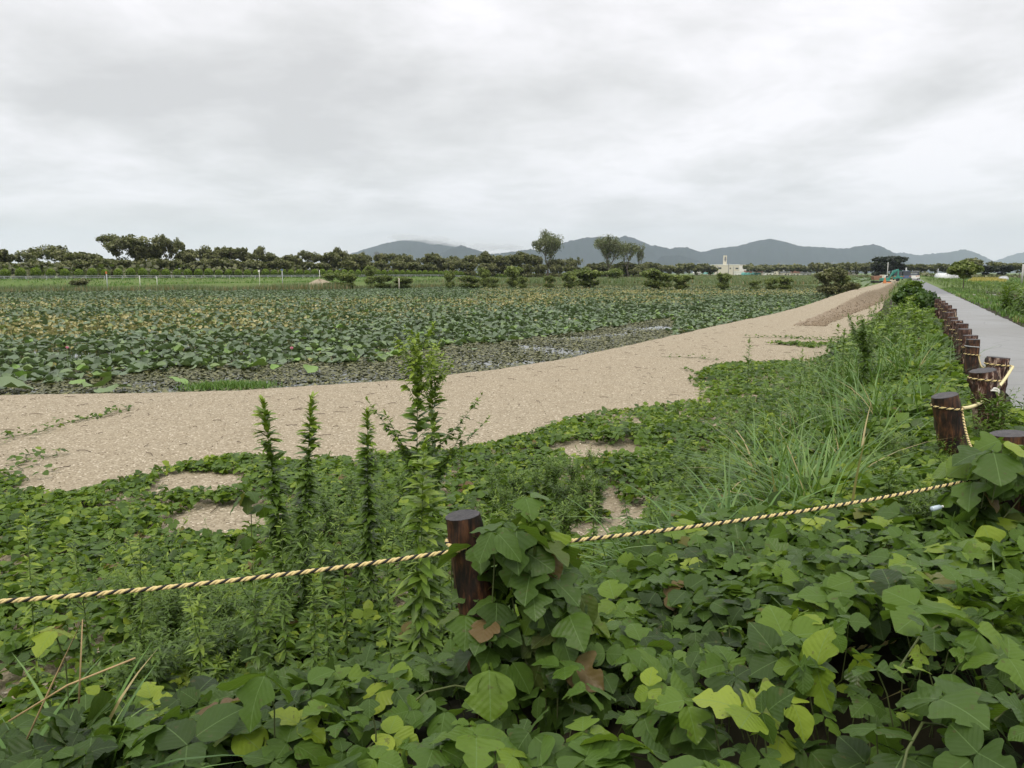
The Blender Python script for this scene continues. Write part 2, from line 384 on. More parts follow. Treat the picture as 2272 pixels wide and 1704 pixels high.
def HG(x, y):       # gravel surface
    x = np.asarray(x, float); y = np.asarray(y, float); t, d = st(x, y)
    up = ss(43, 90, t)*1.0
    sr = np.interp(t, [0, 46, 65, 105, 200], [6.6, 6.6, 5.6, 3.9, 3.4])-D_EDGE   # where the heap's right edge runs
    side = np.clip(((-d)-sr+.9+.12*vnoise(x, y, 2, 5))/.9, 0, 1)
    side = side*(1-.35*(side > 0)*(1-side))
    z = GZ+up*side+.02*vnoise(x, y, 1.1, 3)+.012*vnoise(x, y, 4, 4)
    return z

# ------------------------------------------------------------------ ground, gravel, road, water
def gridmesh(X, Y, Z, name, mat, kind='structure', uvs=None):
    n, m_ = X.shape; V = np.stack([X, Y, Z], -1).reshape(-1, 3); i = np.arange(n*m_).reshape(n, m_)
    a, b, c, d = i[:-1, :-1].ravel(), i[:-1, 1:].ravel(), i[1:, 1:].ravel(), i[1:, :-1].ravel()
    T = np.concatenate([np.stack([a, b, c], 1), np.stack([a, c, d], 1)])
    A = Acc(); A.add(V, T); o = A.build(name, mat); 
    if kind: o['kind'] = kind
    return o
r = np.concatenate([[0.01], np.geomspace(.5, 400, 250), np.geomspace(430, 12000, 25)])
az = np.concatenate([np.linspace(-50, 50, 260), np.linspace(51, 310, 60)]); az = np.radians(np.append(az, 310.001)); az[-1] = az[0]+2*np.pi
RR, AZ = np.meshgrid(r, az, indexing='ij'); X = RR*np.sin(AZ); Y = RR*np.cos(AZ); Z = H(X, Y)
inG = (polydist(bank, X, Y) > 2.2) & (polydist(shore, X, Y) < 0) & (Y < 230)
Z = np.where(inG, np.minimum(Z, GZ-.12), Z)
gridmesh(X[::-1], Y[::-1], Z[::-1], 'ground', m_ground)
# gravel bank: from under the planted slope to just inside the water line
def resample(P, n, power=1.0, vals=None):
    P = np.asarray(P, float); s = np.r_[0, np.cumsum(np.hypot(*np.diff(P, axis=0).T))]; q = np.linspace(0, s[-1], n)
    o = np.stack([np.interp(q, s, P[:, 0]), np.interp(q, s, P[:, 1])], 1)
    return (o, np.interp(q, s, vals)) if vals is not None else o
def smooth(P, k=9):
    P = P.copy(); pad = np.pad(P, ((k, k), (0, 0)), 'edge'); ker = np.ones(2*k+1)/(2*k+1)
    for j in range(P.shape[1]): P[:, j] = np.convolve(pad[:, j], ker, 'valid')
    return P
NS = 900
S1 = smooth(resample(shore, NS), 12)
inner = [(-60, -6), (-12, 2.4), (-1.6, 5.2), (1.2, 6.6), (3.0, 9.0), (4.2, 11.5)]+[wst(t, -1.5) for t in (16, 30, 60, 120, 234)]
S2 = smooth(resample(inner, NS), 12)
# re-pair by nearest t so that rungs stay short
a = np.linspace(0, 1, 70)[None, :, None]; G = S1[:, None]*(1-a)+S2[:, None]*a
GX, GY = G[..., 0], G[..., 1]; GZZ = HG(GX, GY)
sd = -polydist(shore, GX, GY)
nrm = np.stack([S2[:, 0]-S1[:, 0], S2[:, 1]-S1[:, 1]], 1); nrm /= np.linalg.norm(nrm, axis=1)[:, None]
edge = S1-nrm*1.6; edge2 = S1-nrm*.35
GX = np.concatenate([edge[:, :1], edge2[:, :1], GX], 1); GY = np.concatenate([edge[:, 1:], edge2[:, 1:], GY], 1)
GZZ = np.concatenate([np.full((NS, 1), -2.1), (GZZ[:, :1]-.22), GZZ], 1)
gridmesh(GX, GY, GZZ, 'gravel_bank', m_gravel)
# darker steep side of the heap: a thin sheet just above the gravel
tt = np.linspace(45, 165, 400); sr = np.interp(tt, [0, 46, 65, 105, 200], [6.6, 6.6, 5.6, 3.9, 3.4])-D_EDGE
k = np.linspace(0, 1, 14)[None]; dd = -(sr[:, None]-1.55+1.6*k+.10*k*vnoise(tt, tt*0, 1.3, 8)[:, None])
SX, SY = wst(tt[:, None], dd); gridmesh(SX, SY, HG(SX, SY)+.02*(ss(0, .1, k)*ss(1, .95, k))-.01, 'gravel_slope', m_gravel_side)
# water
A = Acc(); P = [(-70, 8)]+[tuple(q) for q in shore[1:-3]]+farsh[::-1]+[(-110, 110)]
# triangulate as strips between near and far shore in x order
nx = np.linspace(-75, 60, 200)
A = Acc(); Yn = np.full(200, 12.); Yf = np.full(200, 165.)
gridmesh(np.stack([nx, nx]), np.stack([Yn, Yf]), np.full((2, 200), -1.5), 'pond_water', m_water)
# road (two surfacings), kerbless, with crossing slab
def strip(t0, t1, d0, d1, z, name, mat, n=80, wob=0.0):
    t = np.linspace(t0, t1, n); k = np.linspace(0, 1, 7); T_, K = np.meshgrid(t, k, indexing='ij')
    Dd = d0+(d1-d0)*K+wob*np.where((K == 0) | (K == 1), 1, 0)*vnoise(T_, K*9, 2.2, 7)
    X_, Y_ = wst(T_, Dd); return gridmesh(X_, Y_, np.full(X_.shape, z), name, mat)
o = strip(-30, 66, D_EDGE, D_EDGE2, .03, 'road', m_road, 400, .04)
o = strip(66.02, 420, D_EDGE, D_EDGE2, .03, 'road', m_road2, 300, .04)
o = strip(63.5, 66, D_EDGE2+.03, D_EDGE2+3.2, .034, 'path', m_conc, 6)
# ------------------------------------------------------------------ mountains
def mountain(prof, dist, depth, seed, base=-3):
    prof = np.array(prof, float); xs = np.linspace(prof[0, 0], prof[-1, 0], 260); ys = np.interp(xs, prof[:, 0], prof[:, 1])
    g = np.random.default_rng(seed); ysr = ys+np.convolve(g.normal(0, 1.1, 262), [.25, .5, .25], 'valid')*.8; ker_ = np.ones(13)/13; ys = np.convolve(np.pad(ys, 6, 'edge'), ker_, 'valid')
    X0 = np.array([xat(x, dist) for x in xs]); hz_ = np.array([hpx(y, dist) for y in ys]); hr_ = np.array([hpx(y, dist) for y in ysr])
    ks = np.concatenate([np.linspace(-1, 0, 22), np.linspace(.1, 1, 8)]); K, XX = np.meshgrid(ks, X0, indexing='ij')
    fall = np.where(K < 0, (1+K)**1.25, (1-K)**1.2); Y_ = dist+K*depth
    rid = vnoise(XX/dist*70, K*2.2, 1, seed)*.13+vnoise(XX/dist*190, K*4, 1, seed+1)*.06
    kk_ = np.clip(1-np.abs(K)*9, 0, 1); Z_ = base+((hz_[None]*(1-kk_)+hr_[None]*kk_)-base)*np.clip(fall*(1+rid*(4*fall*(1-fall))), 0, 1.0)
    XX = XX*(Y_/dist)
    return gridmesh(XX, Y_, Z_, 'mountain', m_mount)
mountain([(700, 604), (760, 570), (800, 556), (850, 541), (885, 534), (935, 531), (985, 537), (1030, 548), (1090, 566), (1150, 588), (1190, 606)], 6400, 1500, 11)
mountain([(940, 606), (965, 569), (1000, 551), (1022, 544), (1050, 552), (1085, 563), (1110, 562), (1140, 558), (1175, 553), (1200, 556), (1240, 580), (1290, 606)], 5200, 900, 12)
mountain([(1130, 606), (1180, 560), (1225, 546), (1262, 535), (1300, 527), (1345, 525), (1370, 527), (1385, 523), (1405, 528), (1440, 543), (1485, 551), (1505, 548), (1525, 550), (1560, 562), (1600, 585), (1650, 606)], 5600, 1100, 13)
mountain([(1420, 606), (1470, 568), (1500, 566), (1530, 572), (1580, 592), (1610, 606)], 4600, 700, 17)
mountain([(1440, 606), (1490, 566), (1540, 558), (1562, 558), (1590, 551), (1640, 545), (1680, 533), (1705, 530), (1735, 535), (1770, 546), (1830, 549), (1872, 552), (1900, 546), (1930, 542), (1950, 545), (1990, 566), (2030, 590), (2070, 606)], 5900, 1200, 14)
mountain([(1930, 606), (1975, 562), (2000, 560), (2030, 566), (2070, 562), (2100, 560), (2135, 553), (2165, 562), (2200, 578), (2240, 600), (2260, 606)], 8200, 1400, 15)
mountain([(2150, 606), (2200, 580), (2250, 563), (2330, 545), (2450, 560), (2560, 606)], 10500, 1500, 16)
# ------------------------------------------------------------------ leaf templates
def leaf_tpl(st_, wd, fold=.25, droop=.25, sub=1, wave=0, curl=0):
    """leaf along +x, unit length; st_ stations, wd half widths. sub=1: 1 strip per half, 2: 2 strips"""
    n = len(st_); cols = np.linspace(-1, 1, 2*sub+1); V = []; U = []
    for i in range(n):
        for c_ in cols:
            y = c_*wd[i]; z = abs(y)*fold-droop*st_[i]**2*.6-curl*abs(y)**2*2+wave*math.sin(i*2.3+c_*2)*abs(c_)
            V.append((st_[i], y, z)); U.append((st_[i], .5+y))
    T = []; k = len(cols)
    for i in range(n-1):
        for j in range(k-1):
            a_, b_ = i*k+j, i*k+j+1; T += [(a_, a_+k, b_+k), (a_, b_+k, b_)]
    return np.array(V), np.array(T), np.array(U)
def trim(tpl):
    V, T, U = tpl; a = V[T]; ar = np.linalg.norm(np.cross(a[:, 1]-a[:, 0], a[:, 2]-a[:, 0]), axis=1); return V, T[ar > 1e-6], U
def near_leaf(seed, fold, droop, lobL=0, lobR=0, bite=0, broad=1.0):
    g = np.random.default_rng(seed); n = 17; q = np.linspace(0, 1, n); base = np.interp(q, [0, .05, .18, .34, .5, .66, .8, .92, 1], [0, .20, .38, .47, .47, .40, .27, .12, 0])*broad
    base = np.convolve(np.pad(base, 1, 'edge'), [.2, .6, .2], 'valid'); base[0] = base[-1] = 0
    def side(l): 
        w_ = base*(1+l*(np.exp(-((q-.36)/.13)**2)*.28-np.exp(-((q-.60)/.09)**2)*.42+np.exp(-((q-.74)/.08)**2)*.12)); w_ = w_*(1+g.normal(0, .022, n))
        if bite: k = g.integers(5, 13); w_[k] *= 1-bite; w_[k+1] *= 1-bite*.6
        return w_
    wl, wr = side(lobL), side(lobR); V = []; U = []; T = []
    for i in range(n):
        for c_ in (-1, -.5, 0, .5, 1):
            ww = wl[i] if c_ < 0 else wr[i]; y = c_*ww; z = abs(y)*fold-droop*q[i]**2*.6-.25*y*y+.018*math.sin(q[i]*19+c_*4+seed)*abs(c_); V.append((q[i], y, z)); U.append((q[i], .5+y))
    for i in range(n-1):
        for j in range(4): a_, b_ = i*5+j, i*5+j+1; T += [(a_, a_+5, b_+5), (a_, b_+5, b_)]
    return trim((np.array(V), np.array(T), np.array(U)))
def trim(tpl):
    V, T, U = tpl; a = V[T]; ar = np.linalg.norm(np.cross(a[:, 1]-a[:, 0], a[:, 2]-a[:, 0]), axis=1); return V, T[ar > 1e-6], U
K_near = [near_leaf(1, .18, .30), near_leaf(2, .30, .45, 1, 0), near_leaf(3, .08, .20, 0, 0, .25, 1.12), near_leaf(4, .22, .60, 1, 1, 0, 1.05), near_leaf(5, .40, .35, 0, 1, .4, .92)]
S5 = [0, .14, .4, .68, .9, 1.0]
K_mid = [trim(leaf_tpl(S5, w_, f, d_, 1)) for w_, f, d_ in (([.0, .33, .46, .38, .15, 0], .25, .35), ([.0, .30, .48, .33, .12, 0], .12, .2), ([.0, .36, .40, .42, .14, 0], .4, .55))]
S3 = [0, .35, .75, 1.0]
K_far = [trim(leaf_tpl(S3, w_, f, d_, 1)) for w_, f, d_ in (([.05, .48, .36, .0], .25, .35), ([.05, .5, .3, 0], .1, .2))]
narrow = trim(leaf_tpl([0, .3, .7, 1], [.02, .09, .07, 0], .3, .5, 1)); narrow1 = (np.array([(0, -.02, 0), (.45, .10, .03), (.45, -.10, .03), (1, 0, -.1)]), np.array([(0, 2, 1), (1, 2, 3)]), np.zeros((4, 2)))
quad = (np.array([(-.5, -.5, 0), (.5, -.5, 0), (.5, .5, .1), (-.5, .5, 0)]), np.array([(0, 1, 2), (0, 2, 3)]), np.zeros((4, 2)))
tri = (np.array([(-.5, -.35, 0), (.6, 0, .08), (-.3, .5, 0)]), np.array([(0, 1, 2)]), np.zeros((3, 2)))
def blade_tpl(n=6, bend=.6, w_=.02):
    V = []; T = []
    for i in range(n+1):
        q = i/n; x = bend*q*q; z = q*(1-.35*bend*q); ww = w_*(1-q**2.2)
        V += [(x, -ww, z), (x, ww, z)]
        if i < n: T += [(2*i, 2*i+2, 2*i+3), (2*i, 2*i+3, 2*i+1)]
    return trim((np.array(V), np.array(T), np.zeros((len(V), 2))))
# ------------------------------------------------------------------ kudzu carpet
kz_edge_px = [(-900, 1040), (-200, 1010), (0, 1030), (60, 1062), (170, 1078), (250, 1052), (330, 1032), (420, 1012), (500, 997), (560, 990), (640, 996), (700, 1003), (770, 1010), (860, 992),
              (1000, 985), (1080, 968), (1180, 945), (1250, 918), (1340, 898), (1450, 888), (1560, 868), (1556, 850), (1530, 832), (1545, 812), (1600, 795), (1700, 792), (1800, 786), (1850, 780), (1870, 768), (1840, 758), (1780, 756), (1700, 752), (1700, 749), (1780, 750), (1850, 751), (1900, 748), (1960, 738), (1990, 722), (1980, 708), (1900, 704), (1890, 700), (1950, 697), (1990, 690)]
kz_edge = [px(a_, b_+6, GZ+.12) for a_, b_ in kz_edge_px]
kz_poly = kz_edge+[wst(t, -.6) for t in (34, 60, 130)][:2]+[wst(34, .9), (6, 10), (3.6, 4.5), (4.5, 1.5), (3.0, -.5), (-8, -3), (-40, -12)]
def ell(cx, cy, rx, ry, n=14): return [px(cx+rx*math.cos(i/n*6.283), cy+ry*math.sin(i/n*6.283), GZ+.05) for i in range(n)]
holes = [ell(455, 1072, 118, 31), ell(475, 1164, 138, 42), ell(1305, 1006, 112, 30), ell(1365, 1150, 92, 50), ell(890, 1300, 20, 20)]
def kz_mask(x, y):
    D = polydist(bank, x, y); j = .18*vnoise(x, y, 3.1, 21)+.1*vnoise(x, y, 9, 22)
    k = np.clip(np.hypot(x, y)*.06, .3, 1.4)
    m_ = inpoly(kz_poly, x+j*k, y+j*k)
    for h in holes: m_ &= ~inpoly(h, x+j*1.6+.12*vnoise(x, y, 6, 23), y+j*1.5)
    t, d = st(x, y); m_ &= (d < D_EDGE-.05) | (y < 0)
    return m_
def surf(x, y):
    D = polydist(bank, x, y); g = np.where(D > 2.2, np.maximum(H(x, y), HG(x, y)-.02), H(x, y)); return g
def canopy(x, y):
    D = polydist(bank, x, y); near = ss(3.2, -.4, D)
    hum = .5+.5*vnoise(x, y, 1.1, 31)
    h = .10+.15*hum+near*(.05+.10*hum)*(.3+.7*ss(-1.2, .6, x))+.16*ss(2.5, .8, np.hypot(x-.3, y-1.2))*hum
    edge_ = ss(.0, 2.0, polydist(np.array(kz_edge), x, y)*-1)
    return h*(.45+.55*edge_) if True else h
def polar(n, r0, r1, a0, a1, g=rng):   # uniform per area
    rr = np.sqrt(g.uniform(r0*r0, r1*r1, n)); aa = np.radians(g.uniform(a0, a1, n)); return rr*np.sin(aa), rr*np.cos(aa)
def kudzu(acc, n, r0, r1, tpls, size, a0=-46, a1=50, layers=1.0, mask=kz_mask, extra=None):
    x, y = polar(n, r0, r1, a0, a1); m_ = mask(x, y); x, y = x[m_], y[m_]; n = len(x)
    # patchy thinning so darker holes open
    keep = rng.uniform(0, 1, n) < np.clip(.75+.8*vnoise(x, y, 3.6, 41), .06 if r0 < 4 else .30, 1); x, y = x[keep], y[keep]; n = len(x)
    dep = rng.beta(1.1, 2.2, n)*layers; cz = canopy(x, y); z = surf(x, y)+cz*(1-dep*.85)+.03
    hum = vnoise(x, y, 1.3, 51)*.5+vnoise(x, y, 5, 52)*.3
    tint0 = np.clip((.45 if r0 < 4 else .58)+.22*hum+rng.normal(0, .20, n)-.25*dep*(r0 < 4), 0, .93); young = rng.uniform(0, 1, n) < .05; tint0 = np.where(young, rng.uniform(.85, 1, n), tint0)  # near leaves tinted darker, deeper ones most: canopy shade put into the colour
    dry = np.where(rng.uniform(0, 1, n) < .012, rng.uniform(.4, 1, n), 0)
    yaw = rng.uniform(0, 2*np.pi, n); sz = size*rng.choice([.6, .8, 1, 1.25], n)*rng.uniform(.8, 1.15, n)*(1-.3*dep)*np.where(young, .75, 1)
    tilt = rng.normal(.22, .36, n); tdir = rng.uniform(0, 2*np.pi, n)
    # three leaflets with a common leaf frame
    F = rots(tdir, tilt, 0) @ rots(-tdir)
    for k, (da, off, s_) in enumerate(((0, .22, 1.0), (1.75, .02, .88), (-1.75, .02, .88))):
        aa = yaw+da+rng.normal(0, .12, n)
        lp = rng.normal(.12 if k else .2, .30, n); lr = rng.normal(0, .30, n)
        M = F @ rots(aa, lp, lr)
        o_ = np.einsum('nij,nj->ni', F, np.stack([np.cos(yaw)*off*sz, np.sin(yaw)*off*sz, np.zeros(n)], 1))
        P_ = np.stack([x, y, z], 1)+o_; w_ = rng.integers(0, len(tpls), n)
        tn = np.stack([np.clip(tint0+rng.normal(0, .05, n), 0, 1), dry], 1)
        for q in range(len(tpls)):
            s2 = w_ == q; inst(acc, tpls[q], P_[s2], M[s2], (sz*s_)[s2], tn[s2])
    return x, y, z
A = Acc()
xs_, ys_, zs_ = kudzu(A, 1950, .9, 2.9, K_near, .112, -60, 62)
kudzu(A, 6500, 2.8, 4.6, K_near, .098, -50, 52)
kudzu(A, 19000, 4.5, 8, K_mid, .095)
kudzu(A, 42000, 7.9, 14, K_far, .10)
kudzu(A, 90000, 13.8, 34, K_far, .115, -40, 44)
# petioles near
for i in range(0, len(xs_), 2):
    p = np.array([xs_[i], ys_[i], zs_[i]]); q = p+np.array([rng.normal(0, .05), rng.normal(0, .05), -.25])
    tube(A, [p, (p+q)/2+rng.normal(0, .015, 3), q], .0022, 4, 1, cap=False)
# runners among the near leaves
for i in range(26):
    x0, y0 = polar(1, 1, 4.5, -42, 42); pts = []; a_ = rng.uniform(0, 6.28); x_, y_ = float(x0[0]), float(y0[0])
    for k in range(9):
        pts.append((x_, y_, float(surf(x_, y_))+float(canopy(x_, y_))*(.8+.15*math.sin(k)))); a_ += rng.normal(0, .22); x_ += .11*math.cos(a_); y_ += .11*math.sin(a_)
    tube(A, pts, .0035, 5, 1, cap=False)
tag(A.build('kudzu_carpet', [m_kudzu, m_vine]), 'carpet of trifoliate green kudzu leaves covering the bank and creeping over the gravel', 'ground cover', kind='stuff')
# the creeping runners that reach out on the gravel
def runner(pts_px, name, label, dens=26, w_=.16, size=.09):
    P_ = [px(a_, b_, GZ) for a_, b_ in pts_px]; P_ = resample(P_, 60); P_[:, 0] += .04*np.sin(np.arange(60)*.5)
    e = empty(name, (*P_[0], GZ)); A = Acc(); tube(A, [(x-P_[0][0], y-P_[0][1], .03+float(HG(x, y))-GZ) for x, y in P_], .006, 5); A.build('stem', m_vine, e)
    L_ = np.hypot(*np.diff(P_, axis=0).T).sum(); n = int(dens*L_); k = rng.beta(1, 1.3, n); i = k*59
    x = np.interp(i, range(60), P_[:, 0])+rng.normal(0, w_, n)*(1-k*.6); y = np.interp(i, range(60), P_[:, 1])+rng.normal(0, w_, n)*(1-k*.6)
    z = HG(x, y)-GZ+rng.uniform(.03, .13, n); A = Acc()
    inst(A, K_mid[0], np.stack([x-P_[0][0], y-P_[0][1], z], 1), rots(rng.uniform(0, 6.3, n), rng.normal(.1, .3, n), rng.normal(0, .3, n)), size*rng.uniform(.6, 1.2, n), np.clip(rng.normal(.5, .2, n), 0, 1))
    A.build('leaves', m_kudzu, e); tag(e, label, 'vine')
runner([(-40, 985), (60, 966), (140, 945), (210, 930), (255, 917), (300, 902)], 'creeping_vine', 'long thin vine creeping diagonally across bare gravel at the left')
runner([(60, 1070), (40, 1040), (70, 1010), (110, 1018), (130, 1002)], 'creeping_vine', 'short yellow-green vine tip on gravel at the left edge', 16, .22, .11)
runner([(1910, 758), (1840, 755), (1760, 751), (1700, 750), (1650, 751)], 'creeping_vine', 'leafy vine runner stretching left over gravel below the heap', 26, .3, .11)
runner([(2000, 706), (1960, 702), (1920, 703), (1885, 704)], 'creeping_vine', 'dark leafy vine runner at the foot of the gravel heap', 30, .4, .12)
runner([(1590, 800), (1545, 796), (1500, 795), (1470, 794)], 'creeping_vine', 'thin vine tip pointing left from the kudzu edge mid gravel', 12, .08)
runner([(1560, 838), (1530, 822), (1510, 818)], 'creeping_vine', 'small vine tip with two pale leaves on open gravel', 10, .08)
# ------------------------------------------------------------------ posts
def post(base, top, rad, mat, label, seed, rings=None):
    g = np.random.default_rng(seed); b = np.array(base, float); t = np.array(top, float); ax = t-b; Lh = np.linalg.norm(ax); ax /= Lh
    a_ = np.cross(ax, [0, 1, 0]); a_ /= np.linalg.norm(a_); c_ = np.cross(ax, a_); n = 28; rows = 26; e = empty('wooden_post', tuple(b))
    A = Acc(); th = np.arange(n)/n*2*np.pi; V = []
    lump = 1+.035*np.sin(th*2+g.uniform(0, 6))+.025*np.sin(th*3+g.uniform(0, 6))
    bark = .016 if mat is m_woodbark else .005
    for i in range(rows):
        q = i/(rows-1); rr = rad*lump*(1.06-.08*q)+g.normal(0, bark*.5, n)*(q < .97)+bark*np.sin(th*11+q*9+g.uniform(0, .6))*.4
        if i == rows-1: rr = rr*.97
        for j in range(n): V.append(ax*Lh*q*(1 if i < rows-1 else 1)+rr[j]*(math.cos(th[j])*a_+math.sin(th[j])*c_))
    T = []
    for i in range(rows-1):
        for j in range(n):
            p, q = i*n+j, i*n+(j+1) % n; T += [(p, q+n, q), (p, p+n, q+n)]
    A.add(V, T); A.build('shaft', mat, e)
    A = Acc(); top_ = np.array(V[-n:])+ax*.001; cc_ = ax*(Lh+.004); T = [(n, j, (j+1) % n) for j in range(n)]; A.add(np.vstack([top_, cc_]), [(a2, c2, b2) for a2, b2, c2 in T]); A.build('cut_top', m_cut, e, smooth=False)
    tag(e, label, 'post', 'wooden rope fence posts along the bank'); return e, b, ax, Lh, a_, c_
def zt(y, dist): return hpx(y, dist)
POSTS = []
def post_px(xt, yt, dist, dia, mat, label, lean, seed, toph=None):
    x = xat(xt, dist, yt); z = zt(yt, dist); zb = float(surf(x, dist))-.15
    hgt = z-zb; base = (x+lean[0]*hgt, dist+lean[1]*hgt, zb); r_ = post(base, (x, dist, z), dia/2, mat, label, seed); POSTS.append((np.array([x, dist, z]), np.array(base), dia/2)); return r_
pA = post_px(1026, 1143, 2.78, .138, m_wood, 'leaning orange-brown post wrapped in kudzu, front centre', (.14, .0), 1)
pB = post_px(2240, 962, 4.05, .19, m_wood, 'wide grey-topped post behind large kudzu leaves at the right edge', (.10, .0), 2)
pC = post_px(2096, 877, 5.6, .19, m_wood, 'short round-topped stained post with one rope turn, set left of the bark posts', (.24, 0), 3)
pD = post_px(2181, 822, 6.3, .21, m_woodbark, 'flaky bark post with white knot, right of the stained post', (.20, 0), 4)
pE = post_px(2216, 793, 7.5, .20, m_woodbark, 'dark bark post nearest the road with pale rope tied to it', (-.06, 0), 5)
pF = post_px(2159, 753, 10.5, .17, m_wood, 'tall orange post with two rope rings standing left of the bark posts', (.02, 0), 6)
rowp = [(2153, 744, 11.6), (2141, 730, 12.9), (2135, 718, 14.2), (2123, 711, 15.2), (2114, 704, 16.6), (2107, 693, 18.4), (2113, 685, 19.6), (2103, 677, 21.8), (2096, 672, 23.5), (2090, 667, 25.5), (2081, 663, 27.5), (2074, 660, 30)]
nth = ['seventh', 'eighth', 'ninth', 'tenth', 'eleventh', 'twelfth', 'thirteenth', 'fourteenth', 'fifteenth', 'sixteenth', 'seventeenth', 'farthest']
for i, (a_, b_, d_) in enumerate(rowp):
    post_px(a_, b_, d_, .20+.02*(i % 2), m_woodred if i % 3 else m_woodbark, 'dark red weathered post beside the road, %s post of the row counted from the front' % nth[i] if i < 11 else 'farthest dark red post of the roadside row, half hidden by the round bush', (.03, 0), 20+i)
# ------------------------------------------------------------------ ropes (three laid strands)
def ropepts(P0, P1, sag, n=60):
    P0 = np.array(P0); P1 = np.array(P1); q = np.linspace(0, 1, n)[:, None]; P_ = P0*(1-q)+P1*q; P_[:, 2] -= sag*4*(q*(1-q))[:, 0]; return P_
def ringpts(post_, z, r_extra, turns=1.05, a0=0, n=40, drop=.02):
    top, base, rad = post_; k = (z-base[2])/(top[2]-base[2]); c_ = base+(top-base)*k; th = a0+np.linspace(0, turns*2*np.pi, n)
    return np.stack([c_[0]+(rad*1.03+r_extra)*np.cos(th), c_[1]+(rad*1.03+r_extra)*np.sin(th), c_[2]+drop*np.sin(th*.5)], 1)
def laid(acc, P_, rad=.0075, pitch=.050, mats=(0, 0, 1), seg=6, step=.004):
    s = np.r_[0, np.cumsum(np.linalg.norm(np.diff(P_, axis=0), axis=1))]; n = max(8, int(s[-1]/step)); q = np.linspace(0, s[-1], n)
    C = np.stack([np.interp(q, s, P_[:, j]) for j in range(3)], 1); d = np.gradient(C, axis=0); d /= np.linalg.norm(d, axis=1)[:, None]
    a_ = np.cross(d, [0, 0, 1]); a_ /= np.linalg.norm(a_, axis=1)[:, None]+1e-9; b_ = np.cross(d, a_)
    sc = np.array([1, 1, 1.0])
    for k in range(len(mats)):
        ph = -q/pitch*2*np.pi+k*2*np.pi/len(mats); off = rad*.56
        S = C+off*(np.cos(ph)[:, None]*a_+np.sin(ph)[:, None]*b_); tube(acc, S, rad*.58, seg, mats[k], cap=False)
ra = .0074
Ly = hpx(1318, 2.42); PA_t, PA_b, PA_r = POSTS[0]; PB_t, PB_b, PB_r = POSTS[1]
zA = hpx(1216, 2.72); zB = hpx(1036, 4.0)
aP = PA_b+(PA_t-PA_b)*((zA-PA_b[2])/(PA_t[2]-PA_b[2])); bP = PB_b+(PB_t-PB_b)*((zB-PB_b[2])/(PB_t[2]-PB_b[2]))
A = Acc(); L0 = np.array([xat(-500, 2.2, 1360), 2.2, hpx(1362, 2.2)])
laid(A, ropepts(L0, aP+np.array([-.02, -PA_r-.012, 0]), .035, 80), ra); laid(A, ringpts(POSTS[0], zA-.015, .006, 1.0, -1.57), ra)
tag(A.build('rope', [m_yel, m_blk]), 'yellow and black twisted rope from the left edge to the kudzu-wrapped post', 'rope', 'barrier ropes')
A = Acc(); laid(A, ropepts(aP+np.array([.03, -PA_r-.012, 0]), bP+np.array([-.03, -PB_r-.012, 0]), .045, 80), ra); laid(A, ringpts(POSTS[1], zB-.012, .006, 1.0, -1.57), ra)
tag(A.build('rope', [m_yel, m_blk]), 'yellow and black twisted rope rising from the kudzu-wrapped post to the right edge post', 'rope', 'barrier ropes')
# lower rope showing only where the leaves part
A = Acc(); lo0 = PA_b+(PA_t-PA_b)*.36+np.array([0, -PA_r, 0]); lo1 = np.array([xat(2090, 3.1, 1392), 3.1, hpx(1392, 3.1)]); lo2 = np.array([xat(1960, 2.9, 1428), 2.9, hpx(1428, 2.9)])
laid(A, ropepts(lo0, lo2, .03), ra); laid(A, ropepts(lo2, lo1, .0), ra); laid(A, ropepts(lo1, bP+np.array([0, -PB_r, -.45]), .02), ra)
tag(A.build('rope', [m_yel, m_blk]), 'low yellow and black rope mostly buried in kudzu leaves at the lower right', 'rope', 'barrier ropes')
def on(i, z, dx=0, dy=0):
    t_, b_, r_ = POSTS[i]; return b_+(t_-b_)*((z-b_[2])/(t_[2]-b_[2]))+np.array([dx, dy, 0])
zC = hpx(912, 5.5); zD = hpx(848, 6.2); zE = hpx(814, 7.4)
A = Acc(); laid(A, ropepts(on(1, PB_t[2]-.12, .0, .15), on(2, zC, .10, -.02), .16), ra); laid(A, ringpts(POSTS[2], zC, .007), ra)
tag(A.build('rope', [m_yel, m_blk]), 'slack yellow and black rope dropping from the short stained post', 'rope', 'barrier ropes')
A = Acc(); laid(A, ropepts(on(2, zC+.01, .1, -.03), on(4, zE, .10, -.08), .10), .012, .05, (0, 0, 0)); tag(A.build('rope', [m_pale]), 'pale taut rope slanting up past the bark post to the roadside post', 'rope', 'barrier ropes')
A = Acc(); laid(A, ringpts(POSTS[3], zD, .008), ra); tag(A.build('rope', [m_yel, m_blk]), 'rope ring tied round the flaky bark post with a white knot', 'rope', 'barrier ropes')
A = Acc(); laid(A, ringpts(POSTS[4], zE, .008), ra); laid(A, ropepts(on(4, zE, -.1, 0), on(5, POSTS[5][0][2]-.22, .09, 0), .08), ra); laid(A, ringpts(POSTS[5], POSTS[5][0][2]-.22, .008), ra)
prev = 5
for i in range(6, 17):
    laid(A, ropepts(on(prev, POSTS[prev][0][2]-.2, 0, .05), on(i, POSTS[i][0][2]-.2, 0, -.08), .05, 20), ra, step=.012, seg=4); laid(A, ringpts(POSTS[i], POSTS[i][0][2]-.2, .008), ra, step=.01, seg=4); prev = i
tag(A.build('rope', [m_yel, m_blk]), 'upper yellow and black rope strung through the receding roadside posts', 'rope', 'barrier ropes')
A = Acc(); laid(A, ringpts(POSTS[5], POSTS[5][0][2]-.11, .006), .006, .05, (0, 0, 0)); tag(A.build('rope', [m_steel]), 'grey cord ring near the top of the tall orange post', 'rope', 'barrier ropes')
